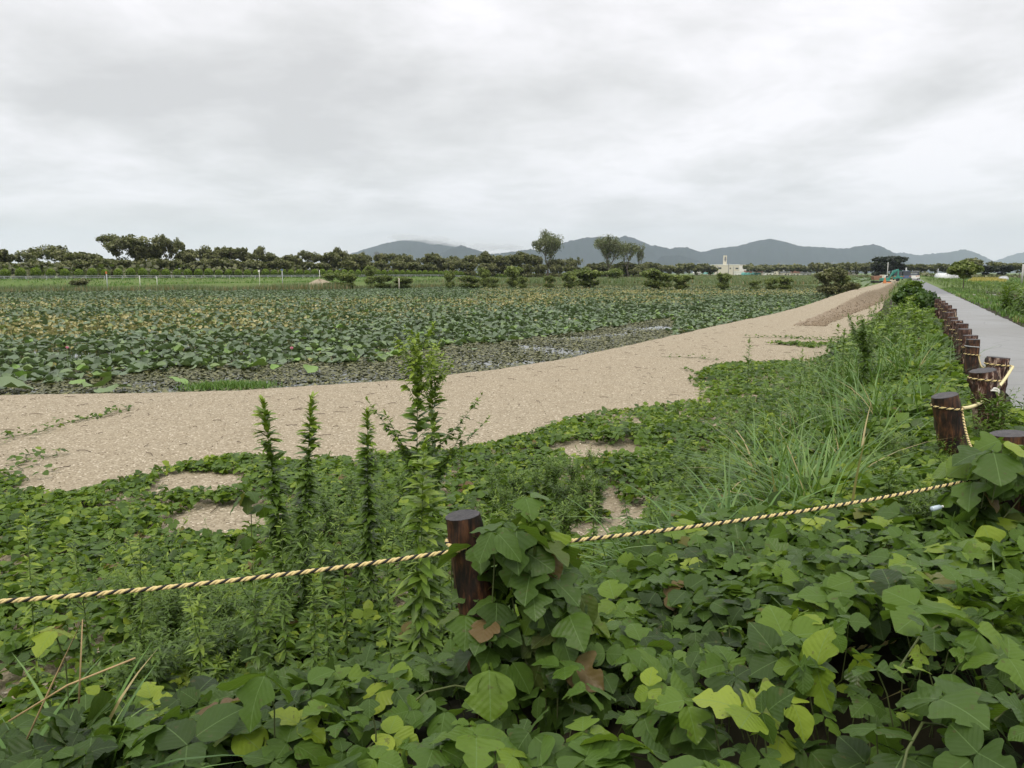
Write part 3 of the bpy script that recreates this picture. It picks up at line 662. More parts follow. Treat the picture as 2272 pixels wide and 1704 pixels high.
# knot + glint of plastic rubbish among leaves
A = Acc(); c_ = on(3, hpx(866, 6.2), 0, -.125)
for k in range(3): tube(A, ropepts(c_+np.array([-.03+.01*k, 0, .01*k]), c_+np.array([.03, -.02, -.02+.01*k]), -.01, 10), .007, 6)
tag(A.build('knot', m_white), 'white knotted cord end on the flaky bark post', 'knot')
# ------------------------------------------------------------------ weeds
def weed(h, seed, leaf=.11, n=150, branch=0, tip=.35, lw=1.0, lean=(0, 0), plume=0, tone=.5, top_tone=.8, shoots=()):
    """one upright narrow-leaved weed at origin: returns (stem Acc, leaf Acc)"""
    g = np.random.default_rng(seed); S = Acc(); Lf = Acc()
    def axis(p0, d0, hh, nn, ll, rad, bend, tn_=None):
        tone_ = tone if tn_ is None else tn_
        k = np.linspace(0, 1, 9); P_ = p0+np.outer(k*hh, d0)+np.outer(k**2*hh, bend); tube(S, P_, rad*(1-.75*k), 5, cap=False)
        q = g.uniform(.08, 1, nn)**.85; pos = np.stack([np.interp(q, k, P_[:, j]) for j in range(3)], 1)
        ln = ll*np.interp(q, [0, .15, .5, .85, 1], [.5, .9, 1, .85, tip])*g.uniform(.5, 1.3, nn)
        up = np.interp(q, [0, .6, .93, 1], [.4, -.15, -.55, -1.15])+g.normal(0, .28, nn)
        yaw = np.arange(nn)*2.4+g.normal(0, .9, nn)
        sc = np.stack([ln, ln*lw*1.25, ln], 1)
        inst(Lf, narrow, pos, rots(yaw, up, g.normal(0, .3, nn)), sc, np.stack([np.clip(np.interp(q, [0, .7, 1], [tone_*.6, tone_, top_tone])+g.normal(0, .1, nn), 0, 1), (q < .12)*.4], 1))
        return P_
    P_ = axis(np.zeros(3), np.array([lean[0], lean[1], 1.]), h, n, leaf, .0065, np.array([g.normal(0, .025), g.normal(0, .06), 0]))
    for b in range(branch):
        q = g.uniform(.5, .82) if not plume else g.uniform(.80, .97); p0 = np.array([np.interp(q*8, range(9), P_[:, j]) for j in range(3)]); a_ = b*2.4+g.uniform(-.4, .4)
        if plume: axis(p0, np.array([math.cos(a_)*.75, math.sin(a_)*.75, .9]), h*(1-q)*.34+.13, 30, .05, .002, np.array([0, 0, .2]), .95)
        else: axis(p0, np.array([math.cos(a_)*.8, math.sin(a_)*.8, .85]), h*(1-q)*g.uniform(.6, 1.0)+.08, int(n*.35), leaf*.55, .003, np.array([0, 0, .35]))
    for q, dx, l_ in shoots:
        p0 = np.array([np.interp(q*8, range(9), P_[:, j]) for j in range(3)]); axis(p0, np.array([dx, g.normal(0, .15), .75]), l_, 90, .055, .003, np.array([dx*.1, 0, .25]))
    return S, Lf
def place_weed(x, y, h, seed, label, cat='weed', group=None, name='tall_weed', mat=None, z=None, **kw):
    S, Lf = weed(h, seed, **kw); zz = float(surf(x, y)) if z is None else z; e = empty(name, (x, y, zz))
    S.build('stem', m_stem, e); Lf.build('leaves', mat or m_weed, e); return tag(e, label, cat, group)
def weed_px(xp, ytop, dist, seed, label, xb=None, **kw):
    x = xat(xp, dist, ytop); z = float(surf(x, dist)); h = hpx(ytop, dist)-z; return place_weed(x, dist, h, seed, label, z=z, **kw)
G1 = 'upright weeds standing over the kudzu'
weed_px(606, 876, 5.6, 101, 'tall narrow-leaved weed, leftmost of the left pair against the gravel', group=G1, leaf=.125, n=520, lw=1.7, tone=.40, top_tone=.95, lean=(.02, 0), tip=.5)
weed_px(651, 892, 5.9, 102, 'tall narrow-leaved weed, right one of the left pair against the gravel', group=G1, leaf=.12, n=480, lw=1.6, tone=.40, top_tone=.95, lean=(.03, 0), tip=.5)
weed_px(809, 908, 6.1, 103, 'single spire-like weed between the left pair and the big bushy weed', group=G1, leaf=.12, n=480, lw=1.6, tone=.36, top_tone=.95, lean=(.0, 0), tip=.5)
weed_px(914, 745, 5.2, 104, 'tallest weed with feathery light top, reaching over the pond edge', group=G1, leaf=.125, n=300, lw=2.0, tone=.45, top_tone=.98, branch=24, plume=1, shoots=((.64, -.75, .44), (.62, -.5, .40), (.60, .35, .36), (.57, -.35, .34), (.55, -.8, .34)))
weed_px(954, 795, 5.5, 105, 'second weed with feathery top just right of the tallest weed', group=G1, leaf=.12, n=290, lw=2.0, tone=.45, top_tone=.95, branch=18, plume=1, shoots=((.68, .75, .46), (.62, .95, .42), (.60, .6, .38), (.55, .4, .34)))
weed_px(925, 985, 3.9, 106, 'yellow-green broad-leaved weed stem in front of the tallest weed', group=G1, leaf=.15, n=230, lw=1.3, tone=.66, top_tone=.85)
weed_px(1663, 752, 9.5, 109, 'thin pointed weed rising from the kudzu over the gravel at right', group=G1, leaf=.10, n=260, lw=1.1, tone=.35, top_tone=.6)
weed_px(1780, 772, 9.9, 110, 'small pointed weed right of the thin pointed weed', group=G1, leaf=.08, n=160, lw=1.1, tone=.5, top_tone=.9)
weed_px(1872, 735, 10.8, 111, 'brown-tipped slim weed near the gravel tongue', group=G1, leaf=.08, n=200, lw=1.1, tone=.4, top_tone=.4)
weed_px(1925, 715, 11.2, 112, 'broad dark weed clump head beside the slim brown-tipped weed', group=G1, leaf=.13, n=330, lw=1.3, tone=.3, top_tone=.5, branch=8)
extra = [(430, 1290, 3.3, .7), (690, 1290, 3.4, .5), (620, 1160, 4.2, .5), (720, 1180, 4.0, .5), (300, 1180, 4.6, .7), (50, 1150, 4.4, .8), (180, 1200, 4.6, .6), (1110, 1080, 5.0, .6), (1200, 1090, 4.8, .5), (1320, 1060, 5.5, .6),
         (560, 1250, 3.2, .4), (980, 1250, 3.5, .4), (1075, 1110, 4.4, .5), (1450, 980, 6.4, .6), (1620, 900, 7.0, .6), (1700, 930, 6.4, .5), (860, 1180, 4.2, .6), (760, 1090, 4.8, .5), (1000, 1130, 4.3, .6)]
wl = ['small feathery weed below the rope left of centre', 'low leafy weed just under the rope near its middle', 'leafy weed at the foot of the left pair of spires', 'feathery weed right of the foot of the left pair', 'leafy weed beside the small bare gravel patches',
      'broad weed standing at the far left edge of the slope', 'leafy weed at left, above the rope', 'fine weed rising behind the kudzu-wrapped post', 'pale fine weed right of the kudzu-wrapped post', 'leafy weed left of the small gravel hole by the rope', 'dark weed behind the low dark grass under the rope',
      'thin weed stem between the left pair and the rope', 'leafy weed between the yellow-green stem and the post', 'weed peeking over the top of the kudzu-wrapped post', 'loose weed on the bank right of the middle gravel hole', 'weed left of the large arching grass clump, higher up', 'weed just left of the large arching grass clump',
      'weed left of the yellow-green broad-leaved stem', 'weed below the single spire-like weed', 'weed right of the yellow-green stem, behind the post']
for i, (a_, b_, d_, tn) in enumerate(extra):
    weed_px(a_, b_, d_+.4, 130+i, wl[i], group='low weeds on the kudzu slope', leaf=.085, n=150, lw=1.1, tone=tn, top_tone=min(1, tn+.2), branch=4 if i % 2 == 0 else 0)
# weeds baked as a mass on the bank beside the posts and beyond
def weed_mass(name, label, pts, hr, protos, mats, seed):
    g = np.random.default_rng(seed); A = Acc(); x, y = pts; n = len(x); z = surf(x, y); w_ = g.integers(0, len(protos), n)
    for k, (S, Lf) in enumerate(protos):
        s_ = w_ == k; m2 = s_.sum()
        if not m2: continue
        hh = g.uniform(*hr, m2)*np.clip(1+.45*vnoise(x[s_], y[s_], .8, 61), .45, 1.6); Rm = rots(g.uniform(0, 6.3, m2), g.normal(0, .12, m2), g.normal(0, .12, m2)); base_t = g.normal(0, .10, m2)+.12*vnoise(x[s_], y[s_], .6, 62)
        for src, mi in ((S, 1), (Lf, 0)):
            v = np.concatenate(src.v); t_ = np.concatenate(src.t); c_ = np.concatenate(src.c); kk = len(v)
            V = np.einsum('nij,kj->nki', Rm, v)*hh[:, None, None]+np.stack([x[s_], y[s_], z[s_]], 1)[:, None]
            C = np.repeat(c_[None], m2, 0).copy(); C[:, :, 0] = np.clip(C[:, :, 0]+base_t[:, None], 0, 1)
            A.add(V.reshape(-1, 3), (t_[None]+(np.arange(m2)*kk)[:, None, None]).reshape(-1, 3), c=C.reshape(-1, 3), mi=mi)
    return tag(A.build(name, mats), label, 'weeds', kind='stuff')
protoN = [weed(1, 300+i, leaf=.13, n=110, lw=1.3, tone=.45, top_tone=.8, branch=3*(i % 2)) for i in range(4)]
protoF = [weed(1, 320+i, leaf=.20, n=46, lw=1.9, tone=.45, top_tone=.75) for i in range(4)]
bank_poly = [px(1300, 1120, -1), px(1500, 960, GZ), px(1640, 860, GZ), px(1800, 800, GZ), px(1950, 740, GZ), px(1990, 690, GZ)]+[wst(34, .5), wst(20, .55), (5.4, 10), (4.1, 7.5), (3.0, 6.0), (2.2, 4.6)]
def scatter(poly, n, g=rng):
    P_ = np.array(poly); x = g.uniform(P_[:, 0].min(), P_[:, 0].max(), n); y = g.uniform(P_[:, 1].min(), P_[:, 1].max(), n); m_ = inpoly(poly, x, y); return x[m_], y[m_]
x, y = scatter(bank_poly, 900); m_ = (vnoise(x, y, .9, 71) > -.35) & (np.hypot(x, y) < 15); weed_mass('bank_weeds', 'mixed green weeds on the bank between the kudzu and the posts', (x[m_], y[m_]), (.35, .70), protoN, [m_weed, m_stem], 5)
x, y = scatter([wst(13, -2.4), wst(13, .3), wst(34, .5), wst(34, -1.5)], 1300); weed_mass('bank_weeds', 'dense weeds on the bank farther along beside the dark red posts', (x, y), (.5, .85), protoF, [m_weed, m_stem], 6)
x, y = scatter([wst(33, -2.0), wst(33, .9), wst(180, 1.0), wst(180, -1.7)], 4200); weed_mass('bank_weeds', 'strip of green weeds between gravel heap and road in the distance', (x, y), (.35, .7), protoF, [m_weed, m_stem], 7)
x, y = scatter([wst(4, 4.1), wst(4, 18), wst(40, 20), wst(40, 3.7)], 7500); weed_mass('roadside_weeds', 'tall tangled green weeds on the verge right of the road', (x, y), (.6, 1.15), protoF, [m_weed, m_stem], 8)
x, y = scatter([wst(38, 3.8), wst(38, 24), wst(220, 60), wst(220, 3.7)], 17000); weed_mass('roadside_weeds', 'lower green weeds on the verge farther along the road', (x, y), (.3, .6), protoF, [m_weed, m_stem], 9)
# small low herb mass near camera (fine texture)
protoS = [weed(1, 340+i, leaf=.16, n=100, lw=1.2, tone=.36, top_tone=.62, branch=7) for i in range(3)]
def herbs(poly, n, hr, label, seed):
    x, y = scatter(poly, n); z_ = surf(x, y)+canopy(x, y)*.55
    global surf_save; return weed_mass('fine_herbs', label, (x, y), hr, protoS, [m_weed, m_stem], seed)
def pxs(L_, z): return [px(a_, b_, z) for a_, b_ in L_]
herbs(pxs([(230, 1230), (640, 1230), (560, 1420), (300, 1440)], -.6), 50, (.40, .62), 'fine-leaved herbs under the rope at left', 11)
herbs(pxs([(1950, 1080), (2272, 1040), (2300, 1330), (1900, 1330)], -.1), 60, (.35, .6), 'tiny-leaved dark herbs round the right edge post', 12)
herbs(pxs([(1080, 1050), (1330, 1040), (1330, 1120), (1120, 1180)], -.9), 60, (.35, .5), 'pale fine herbs behind the kudzu-wrapped post', 13)
herbs(pxs([(640, 1080), (960, 1060), (1000, 1280), (600, 1330)], -.9), 50, (.35, .55), 'fine herbs and seedlings below the tall weeds', 14)
# ------------------------------------------------------------------ grass
BT = [blade_tpl(6, b_, .0085) for b_ in (.3, .6, .95, 1.3)]
def clump(n, h, seed, spread=.12, dry=.06):
    g = np.random.default_rng(seed); A = Acc(); w_ = g.integers(0, 4, n)
    for k in range(4):
        s_ = w_ == k; m2 = s_.sum(); p = g.normal(0, spread, (m2, 3)); p[:, 2] = 0
        yaw = np.arctan2(p[:, 1], p[:, 0])+g.normal(0, .7, m2); hh = h*g.uniform(.4, 1.15, m2)
        tn = np.where(g.uniform(0, 1, m2) < dry, 1.0, np.clip(g.normal(.38, .22, m2), 0, .85))
        inst(A, BT[k], p, rots(yaw, g.uniform(0, .35, m2), 0), np.stack([hh, np.full(m2, 1.0)*g.uniform(.7, 1.3, m2), hh], 1), tn)
    return A
GT = {401: 868, 402: 915, 403: 1010, 404: 855, 405: 770, 406: 800, 407: 1085, 408: 712, 409: 700, 413: 880}
def grass_px(xp, yp, dist, h, n, seed, label, spread=.12):
    x = xat(xp, dist, yp); yt_ = GT.get(seed); h = (hpx(yt_, dist)-float(surf(x, dist)))*1.0 if yt_ else h; A = clump(n, h, seed, spread); o = A.build('grass_clump', m_grass, loc=(x, dist, float(surf(x, dist)))); tag(o, label, 'grass', 'silver grass clumps on the bank')
grass_px(1790, 1010, 5.2, 1.15, 150, 401, 'large arching grass clump in the middle of the bank, above the rope', .16)
grass_px(1840, 1060, 4.8, .95, 110, 402, 'grass clump leaning over the rope, front right', .14)
grass_px(1650, 1150, 4.1, .8, 120, 403, 'dark-based grass clump just behind the rope at centre right', .18)
grass_px(1900, 950, 6.3, .95, 100, 404, 'grass clump behind the large arching one, towards the short stained post', .2)
grass_px(1960, 850, 8.2, .9, 120, 405, 'upright grass clump left of the tall orange post', .3)
grass_px(2030, 860, 7.6, .9, 90, 406, 'grass clump between the short stained post and the weeds behind', .25)
grass_px(1500, 1190, 4.0, .6, 80, 407, 'low spreading grass clump behind the rope, below the gravel hole', .15)
grass_px(1930, 780, 11.5, 1.1, 140, 408, 'pale tall grass clump farther up the bank', .4)
grass_px(2020, 760, 12.5, 1.0, 120, 409, 'tall grass clump beside the dark red posts', .4)
grass_px(90, 1660, 2.0, .5, 40, 410, 'thin grass tuft at the bottom left corner', .10)
grass_px(150, 1560, 2.15, .45, 26, 411, 'pale grass tuft with bent dry stalks at lower left', .08)
grass_px(2230, 1480, 2.6, .55, 40, 412, 'thin grass tuft at the lower right edge', .08)
grass_px(1720, 940, 6.8, .8, 80, 413, 'small grass clump left of the large arching clump', .2)
gk = ['light', 'dense', 'loose', 'drooping', 'narrow', 'wide', 'ragged', 'short', 'tall', 'bright', 'dull', 'thin', 'thick', 'bent']
for i in range(14):
    t_ = 9+i*1.25; d_ = .2-.5*random.random()-(i % 3)*.85; a_, b_ = wst(t_, d_); A = clump(90, random.uniform(.75, 1.05), 440+i, .25); o = A.build('grass_clump', m_grass, loc=(a_, b_, float(surf(a_, b_))))
    tag(o, '%s grass clump on the bank %s the roadside posts' % (gk[i], ['close beside', 'one step left of', 'two steps left of'][i % 3]), 'grass', 'silver grass clumps on the bank')
# bent dry stalks
for i, (pts, lb) in enumerate((([(60, 1640), (110, 1530), (183, 1375), (175, 1560)], 'bent dry straw stalk folded to a sharp peak at lower left'), ([(20, 1600), (150, 1520), (300, 1460)], 'straight dry straw stalk lying over leaves at lower left'))):
    A = Acc(); P_ = np.array([(xat(a_, 2.05, b_), 2.05, hpx(b_, 2.05)) for a_, b_ in pts]); tube(A, P_, .003, 5); tag(A.build('dry_stalk', m_dry), lb, 'stalk')
# road verge grass
def tufts(name, label, x, y, h, seed, mat, w_=1.0, zf=None, nb=5, spread=.08):
    g = np.random.default_rng(seed); A = Acc(); n = len(x); z = surf(x, y) if zf is None else zf
    for k in range(nb):
        T_ = [blade_tpl(2, b_, .02*w_) for b_ in (.2, .6)][k % 2]; xx = x+g.normal(0, spread, n); yy = y+g.normal(0, spread, n); hh = h*g.uniform(.5, 1.15, n)
        inst(A, T_, np.stack([xx, yy, z], 1), rots(g.uniform(0, 6.3, n), g.normal(0, .25, n), 0), np.stack([hh, np.ones(n), hh], 1), np.clip(g.normal(.5, .2, n)+.25*vnoise(x, y, .3, seed), 0, 1))
    return tag(A.build(name, mat), label, 'grass', kind='stuff')
x, y = scatter([wst(-5, 3.3), wst(-5, 5.2), wst(90, 5.5), wst(90, 3.2)], 30000); tufts('verge_grass', 'short yellowish grass along the right edge of the road', x, y, .22, 3, m_grass, 1.2)
x, y = scatter([wst(3, .3), wst(3, 1.27), wst(60, 1.36), wst(60, .3)], 6000); x, y = x[y > 3.5], y[y > 3.5]; tufts('verge_grass', 'low grass between the posts and the road', x, y, .16, 4, m_grass)
x, y = scatter([wst(90, 14), wst(90, 40), wst(420, 150), wst(420, 4)], 14000); tufts('meadow_grass', 'green field beyond the verge on the right', x, y, .5, 9, m_grass, 4)
# ------------------------------------------------------------------ lotus pond
def lotus_tpl(seed, n=12, cup=.25, gap=True):
    g = np.random.default_rng(seed); th = np.linspace(0, 2*np.pi, n, endpoint=False); V = [(0, 0, 0)]; U = [(.5, .5)]
    for ring, rr in ((1, .28), (2, .5)):
        for j, a_ in enumerate(th):
            wob = 1+(.09*math.sin(3*a_+seed)+g.normal(0, .05))*(ring == 2); z = cup*(rr*2)**2*.5*(.7+.5*math.sin(2*a_+seed*1.7))+(g.normal(0, .035) if ring == 2 else 0)
            V.append((rr*wob*math.cos(a_), rr*wob*math.sin(a_), z)); U.append((.5, .5))
    T = [(0, 1+j, 1+(j+1) % n) for j in range(n)]
    for j in range(n):
        a_, b_ = 1+j, 1+(j+1) % n; T += [(a_, a_+n, b_+n), (a_, b_+n, b_)]
    return np.array(V), np.array(T), np.array(U)
LT = [lotus_tpl(i, 11, c_) for i, c_ in enumerate((.5, .25, -.25, .8))]
LTF = [lotus_tpl(i+9, 6, c_) for i, c_ in enumerate((.6, .2, -.6))]
lot_px = [(-300, 868), (0, 862), (60, 850), (130, 852), (230, 838), (300, 832), (400, 822), (560, 819), (640, 806), (760, 808), (860, 800), (910, 780), (1000, 768), (1100, 760), (1250, 742), (1400, 718), (1500, 703), (1600, 701), (1660, 700), (1800, 668), (1880, 650)]
lot_near = [px(a_, b_, -1.45) for a_, b_ in lot_px]; lot_near[-4:] = [(shore[i][0]-.6, shore[i][1]+.8) for i in (-8, -6, -5, -4)]
lot_poly = [(-70, 16)]+lot_near+farsh[::-1]+[(-110, 100)]
lotE = np.array(lot_near)
def yellow(x, y):   # how many leaves have withered here
    D = polydist(lotE, x, y); f = ss(6, 17, D)*(.62+.42*vnoise(x, y, .16, 81)); f = f*np.where(x < -5, ss(95, 60, y), 1.0); return np.clip(f, .02, .8)
A = Acc(); n = 230000
x, y = polar(n, 17, 175, -38, 31); m_ = inpoly(lot_poly, x+.5*vnoise(x, y, 1.2, 82), y+.5*vnoise(x, y, 1.2, 83)); x, y = x[m_], y[m_]; n = len(x)
D = polydist(lotE, x, y); dist = np.hypot(x, y); hgt = (.10+.42*ss(0, 9, D))*(1+.25*vnoise(x, y, .35, 84)); lay = rng.beta(2, 1.2, n)
z = -1.5+hgt*np.where(rng.uniform(0, 1, n) < .25, rng.uniform(.25, .7, n), .65+.45*lay)
wither = rng.uniform(0, 1, n) < yellow(x, y)
young = (rng.uniform(0, 1, n) < .12*ss(7, 0, D)+.02)
tint = np.where(wither, rng.uniform(.70, 1.0, n), np.clip(rng.normal(.24, .13, n), 0, .55)); tint = np.where(young & ~wither, rng.uniform(.52, .68, n), tint)
size = rng.uniform(.20, .42, n)*np.where(wither, .55, 1)*(1-.1*ss(60, 120, dist))
yaw = rng.uniform(0, 6.3, n); til = np.where(wither, rng.uniform(.3, 1.3, n), np.abs(rng.normal(.12, .26, n))); w_ = rng.integers(0, 4, n)
dry = np.where(wither, rng.uniform(0, .10, n), 0); P_ = np.stack([x, y, z], 1); tn = np.stack([tint, dry], 1)
for k in range(4):
    s_ = (w_ == k) & (dist < 60); inst(A, LT[k], P_[s_], rots(yaw[s_], til[s_], 0), size[s_], tn[s_])
    s_ = (w_ == k) & (dist >= 60); inst(A, LTF[k % 3], P_[s_], rots(yaw[s_], til[s_], 0), size[s_], tn[s_])
s_ = (rng.uniform(0, 1, n) < .5) & (dist < 120)   # stalks, many of them bare and yellow
g_ = rng.normal(0, .18, s_.sum()); T_ = blade_tpl(1, .15, .5)
stalk = (np.array([(-.5, 0, 0), (.5, 0, 0), (.5, 0, 1), (-.5, 0, 1)]), np.array([(0, 1, 2), (0, 2, 3)]), np.zeros((4, 2)))
hs = (z[s_]+1.5)*rng.uniform(.8, 1.15, s_.sum()); Pb = P_[s_].copy(); Pb[:, 2] = -1.5
inst(A, stalk, Pb, rots(rng.normal(0, .5, s_.sum()), g_, g_), np.stack([np.full(len(hs), .034), np.ones(len(hs)), hs], 1), np.where(rng.uniform(0, 1, len(hs)) < yellow(Pb[:, 0], Pb[:, 1])*1.6, .82, .5))
tag(A.build('lotus_field', m_lotus), 'wide field of blue-green and withered yellow lotus leaves filling the pond', 'lotus', kind='stuff')
# separate lotus leaves on the floating weed at the near margin
singles = [(30, 860, .75, .40, 'large blue-green lotus leaf at the left frame edge of the pond margin'), (228, 838, .45, .62, 'bright green lotus leaf near the left margin'), (215, 860, .6, .58, 'bright lotus leaf lying nearest the gravel at left'), (240, 868, .5, .45, 'green lotus leaf touching the nearest bright leaf at left'),
           (170, 850, .35, .64, 'small bright lotus pad left of the nearest bright leaf'), (395, 845, .5, .66, 'oval yellow-green lotus pad alone on brown floating weed'), (270, 860, .4, .35, 'flat dull lotus leaf right of the nearest bright leaf'), (572, 812, .5, .64, 'bright green lotus leaf on the margin left of the tall weeds'),
           (615, 818, .35, .66, 'small bright lotus pad left of centre on the margin'), (690, 822, .42, .63, 'bright lotus pad half folded near the tall weeds'), (1045, 775, .4, .4, 'single lotus leaf on the floating weed right of the tallest weed'), (1140, 752, .45, .6, 'bright lotus leaf at the margin above the open water glints')]
for i, (a_, b_, sz, tn_, lb) in enumerate(singles):
    p = px(a_, b_, -1.35); e = empty('lotus_plant', (*p, -1.5)); B = Acc(); inst(B, lotus_tpl(50+i, 16, .3+.2*math.sin(i)), np.array([[0, 0, .17]]), rots(i*1.3, .25+.1*math.sin(i*3), 0), sz*1.15, np.array([tn_])); B.build('leaf', m_lotus, e)
    B = Acc(); tube(B, [(0, 0, -.3), (.01, 0, .16)], .008, 5); B.build('stalk', m_stem, e); tag(e, lb, 'lotus leaf', 'single lotus leaves at the pond margin')
def flower(a_, b_, m__, lb):
    p = px(a_, b_, -.75); e = empty('lotus_flower', (*p, -1.5)); B = Acc(); n = 11
    inst(B, trim(leaf_tpl([0, .3, .7, 1], [.03, .25, .25, 0], .3, -.5)), np.zeros((n, 3))+[0, 0, .75], rots(np.arange(n)*2.4, -.5-np.arange(n)*.07, 0), .10, np.full(n, .5)); B.build('petals', m__, e)
    B = Acc(); tube(B, [(0, 0, 0), (0, 0, .76)], .008, 5); B.build('stalk', m_stem, e); tag(e, lb, 'flower', 'lotus flowers in the pond')
flower(149, 775, m_petal, 'pink lotus flower among leaves at the far left'); flower(647, 776, m_petal, 'pink lotus flower above the left pair of tall weeds')
flower(1056, 686, m_wpetal, 'white lotus flower in mid pond right of centre'); flower(1067, 671, m_wpetal, 'smaller white lotus flower just behind the other white one'); flower(1264, 710, m_wpetal, 'white lotus flower near the right margin')
# floating weed
fl_poly = [tuple(q) for q in shore[:-5]]+[px(1800, 667, -1.5)]+lot_near[::-1]
x, y = polar(420000, 14, 70, -40, 26); Dl = polydist(lotE, x, y); Ds = polydist(shore, x, y); m_ = (Ds > .25) & (Dl < 2.5); x, y = x[m_], y[m_]
open_ = [(1190, 771, 70, 6), (1260, 781, 60, 6), (1430, 728, 75, 5), (1260, 748, 70, 4), (1080, 808, 50, 5), (1500, 728, 50, 4), (780, 846, 50, 5), (560, 856, 55, 6), (420, 864, 90, 6), (1350, 745, 40, 3), (690, 852, 40, 4), (1560, 716, 40, 4), (1390, 740, 40, 3), (330, 850, 40, 4), (1170, 806, 60, 4), (520, 845, 40, 4)]
dens = np.ones(len(x))
for a_, b_, rx, ry in open_:
    c0 = px(a_, b_, -1.5); cx1 = px(a_+rx, b_, -1.5); cy1 = px(a_, b_-ry, -1.5); ax_ = cx1[0]-c0[0]; ay_ = abs(cy1[1]-c0[1])
    q = np.hypot((x-c0[0])/ax_, (y-c0[1]-(x-c0[0])*.1)/ay_)+.45*vnoise(x, y, 2.5, 91); dens *= np.clip((q-.35)/.9, .10, 1)
dens *= np.clip(1.5+.5*vnoise(x, y, 1.5, 92), .75, 1); k_ = rng.uniform(0, 1, len(x)) < dens; x, y = x[k_], y[k_]; n = len(x)
B = Acc(); inst(B, tri, np.stack([x, y, -1.495+rng.uniform(0, .06, n)], 1), rots(rng.uniform(0, 6.3, n), rng.normal(0, .22, n), rng.normal(0, .22, n)), rng.uniform(.075, .16, n), np.clip(rng.normal(.5, .25, n), 0, 1))
tag(B.build('floating_weed', m_float), 'brown-green mat of floating water weed between lotus and gravel', 'water weed', kind='stuff')
g0 = px(500, 861, -1.45); x = rng.normal(g0[0], .5, 900); y = rng.normal(g0[1]+.3, .25, 900); tufts('waterside_grass', 'small patch of green grass growing at the water edge left', x, y, .22, 33, m_grass, .8, zf=np.full(900, -1.5), nb=2)
# twigs on gravel
B = Acc(); x, y = polar(900, 8, 45, -38, 30); m_ = (polydist(shore, x, y) < -.3) & ~kz_mask(x, y) & (polydist(bank, x, y) > 2.5); x, y = x[m_], y[m_]
for a_, b_ in zip(x, y):
    l_ = rng.uniform(.03, .16); q = rng.uniform(0, 3.14); z_ = float(HG(a_, b_))+.012; tube(B, [(a_-l_*math.cos(q), b_-l_*math.sin(q), z_), (a_, b_, z_+.012), (a_+l_*math.cos(q+.3), b_+l_*math.sin(q+.3), z_)], .005, 4)
tag(B.build('gravel_litter', m_twig), 'scattered dark twigs and litter on the gravel', 'litter', kind='stuff')
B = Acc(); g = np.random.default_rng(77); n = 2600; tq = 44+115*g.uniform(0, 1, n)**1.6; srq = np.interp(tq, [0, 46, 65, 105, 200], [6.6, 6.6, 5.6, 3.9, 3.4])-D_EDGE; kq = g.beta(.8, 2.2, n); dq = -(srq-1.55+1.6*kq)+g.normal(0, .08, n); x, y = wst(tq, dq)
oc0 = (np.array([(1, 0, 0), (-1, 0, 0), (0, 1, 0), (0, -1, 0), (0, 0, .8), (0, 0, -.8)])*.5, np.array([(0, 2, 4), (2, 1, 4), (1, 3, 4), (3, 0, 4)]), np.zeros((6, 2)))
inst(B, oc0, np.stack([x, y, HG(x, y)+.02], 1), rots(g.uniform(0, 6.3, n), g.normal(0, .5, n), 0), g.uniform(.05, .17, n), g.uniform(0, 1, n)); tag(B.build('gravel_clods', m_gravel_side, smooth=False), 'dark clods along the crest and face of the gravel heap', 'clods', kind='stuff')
# stones on the gravel
B = Acc(); x, y = polar(26000, 5, 30, -38, 32); m_ = (polydist(shore, x, y) < -.1) & (polydist(bank, x, y) > 2.6); x, y = x[m_], y[m_]; n = len(x)
oc = (np.array([(1, 0, 0), (-1, 0, 0), (0, 1, 0), (0, -1, 0), (0, 0, .6), (0, 0, -.6)])*.5, np.array([(0, 2, 4), (2, 1, 4), (1, 3, 4), (3, 0, 4)]), np.zeros((6, 2)))
inst(B, oc, np.stack([x, y, HG(x, y)], 1), rots(rng.uniform(0, 6.3, n), rng.normal(0, .4, n), rng.normal(0, .4, n)), rng.uniform(.012, .038, n), rng.uniform(0, 1, n))
m = newmat('pebble'); a_ = attr(); c = ramp(a_[0], [(0, (.13, .10, .065)), (.5, (.32, .26, .17)), (.85, (.46, .39, .28)), (1, (.75, .70, .58))]); m_peb = finish(m, c, .8, .3)
tag(B.build('pebbles', m_peb, smooth=False), 'loose pale pebbles over the gravel bank', 'pebbles', kind='stuff')
# reeds and meadow at the far side
fe = resample(np.array([f for f in farsh]), 400)
B = Acc(); n = 34000; i = rng.integers(0, 400, n); off = rng.uniform(-1.5, 7, n); x = fe[i, 0]+rng.normal(0, .6, n); y = fe[i, 1]+off*1.2; hh = (1.0+.6*rng.uniform(0, 1, n))*np.clip(1+.3*vnoise(x, y, .15, 93), .5, 1.4)*np.where(x > 8, .75, 1)
z = np.full(n, -1.45); T_ = blade_tpl(2, .25, .03)
inst(B, T_, np.stack([x, y, z], 1), rots(rng.uniform(0, 6.3, n), rng.normal(0, .15, n), 0), np.stack([hh, np.full(n, 1.8), hh], 1), np.clip(rng.normal(.45, .22, n)+np.where(off < -.5, .35, 0), 0, 1))
tag(B.build('reeds', m_reed), 'grey-green reed belt along the far edge of the lotus pond', 'reeds', kind='stuff')
def green_band(name, label, poly, n, h, mat, seed, tone=1.0, w_=4):
    x, y = scatter(poly, n); return tufts(name, label, x, y, h, seed, mat, w_, nb=3, spread=.3)
e0 = HA+HD*-30; e1 = HA+HD*110
nrmH = np.array([HD[1], -HD[0]])
def hp(t, e): p = HA+HD*t+nrmH*e; return (p[0], p[1])
green_band('bank_grass', 'bright green grass on the embankment below the clipped bushes', [hp(-45, 1), hp(120, 1), hp(120, 15), hp(-45, 15)], 16000, .35, m_grass, 41)
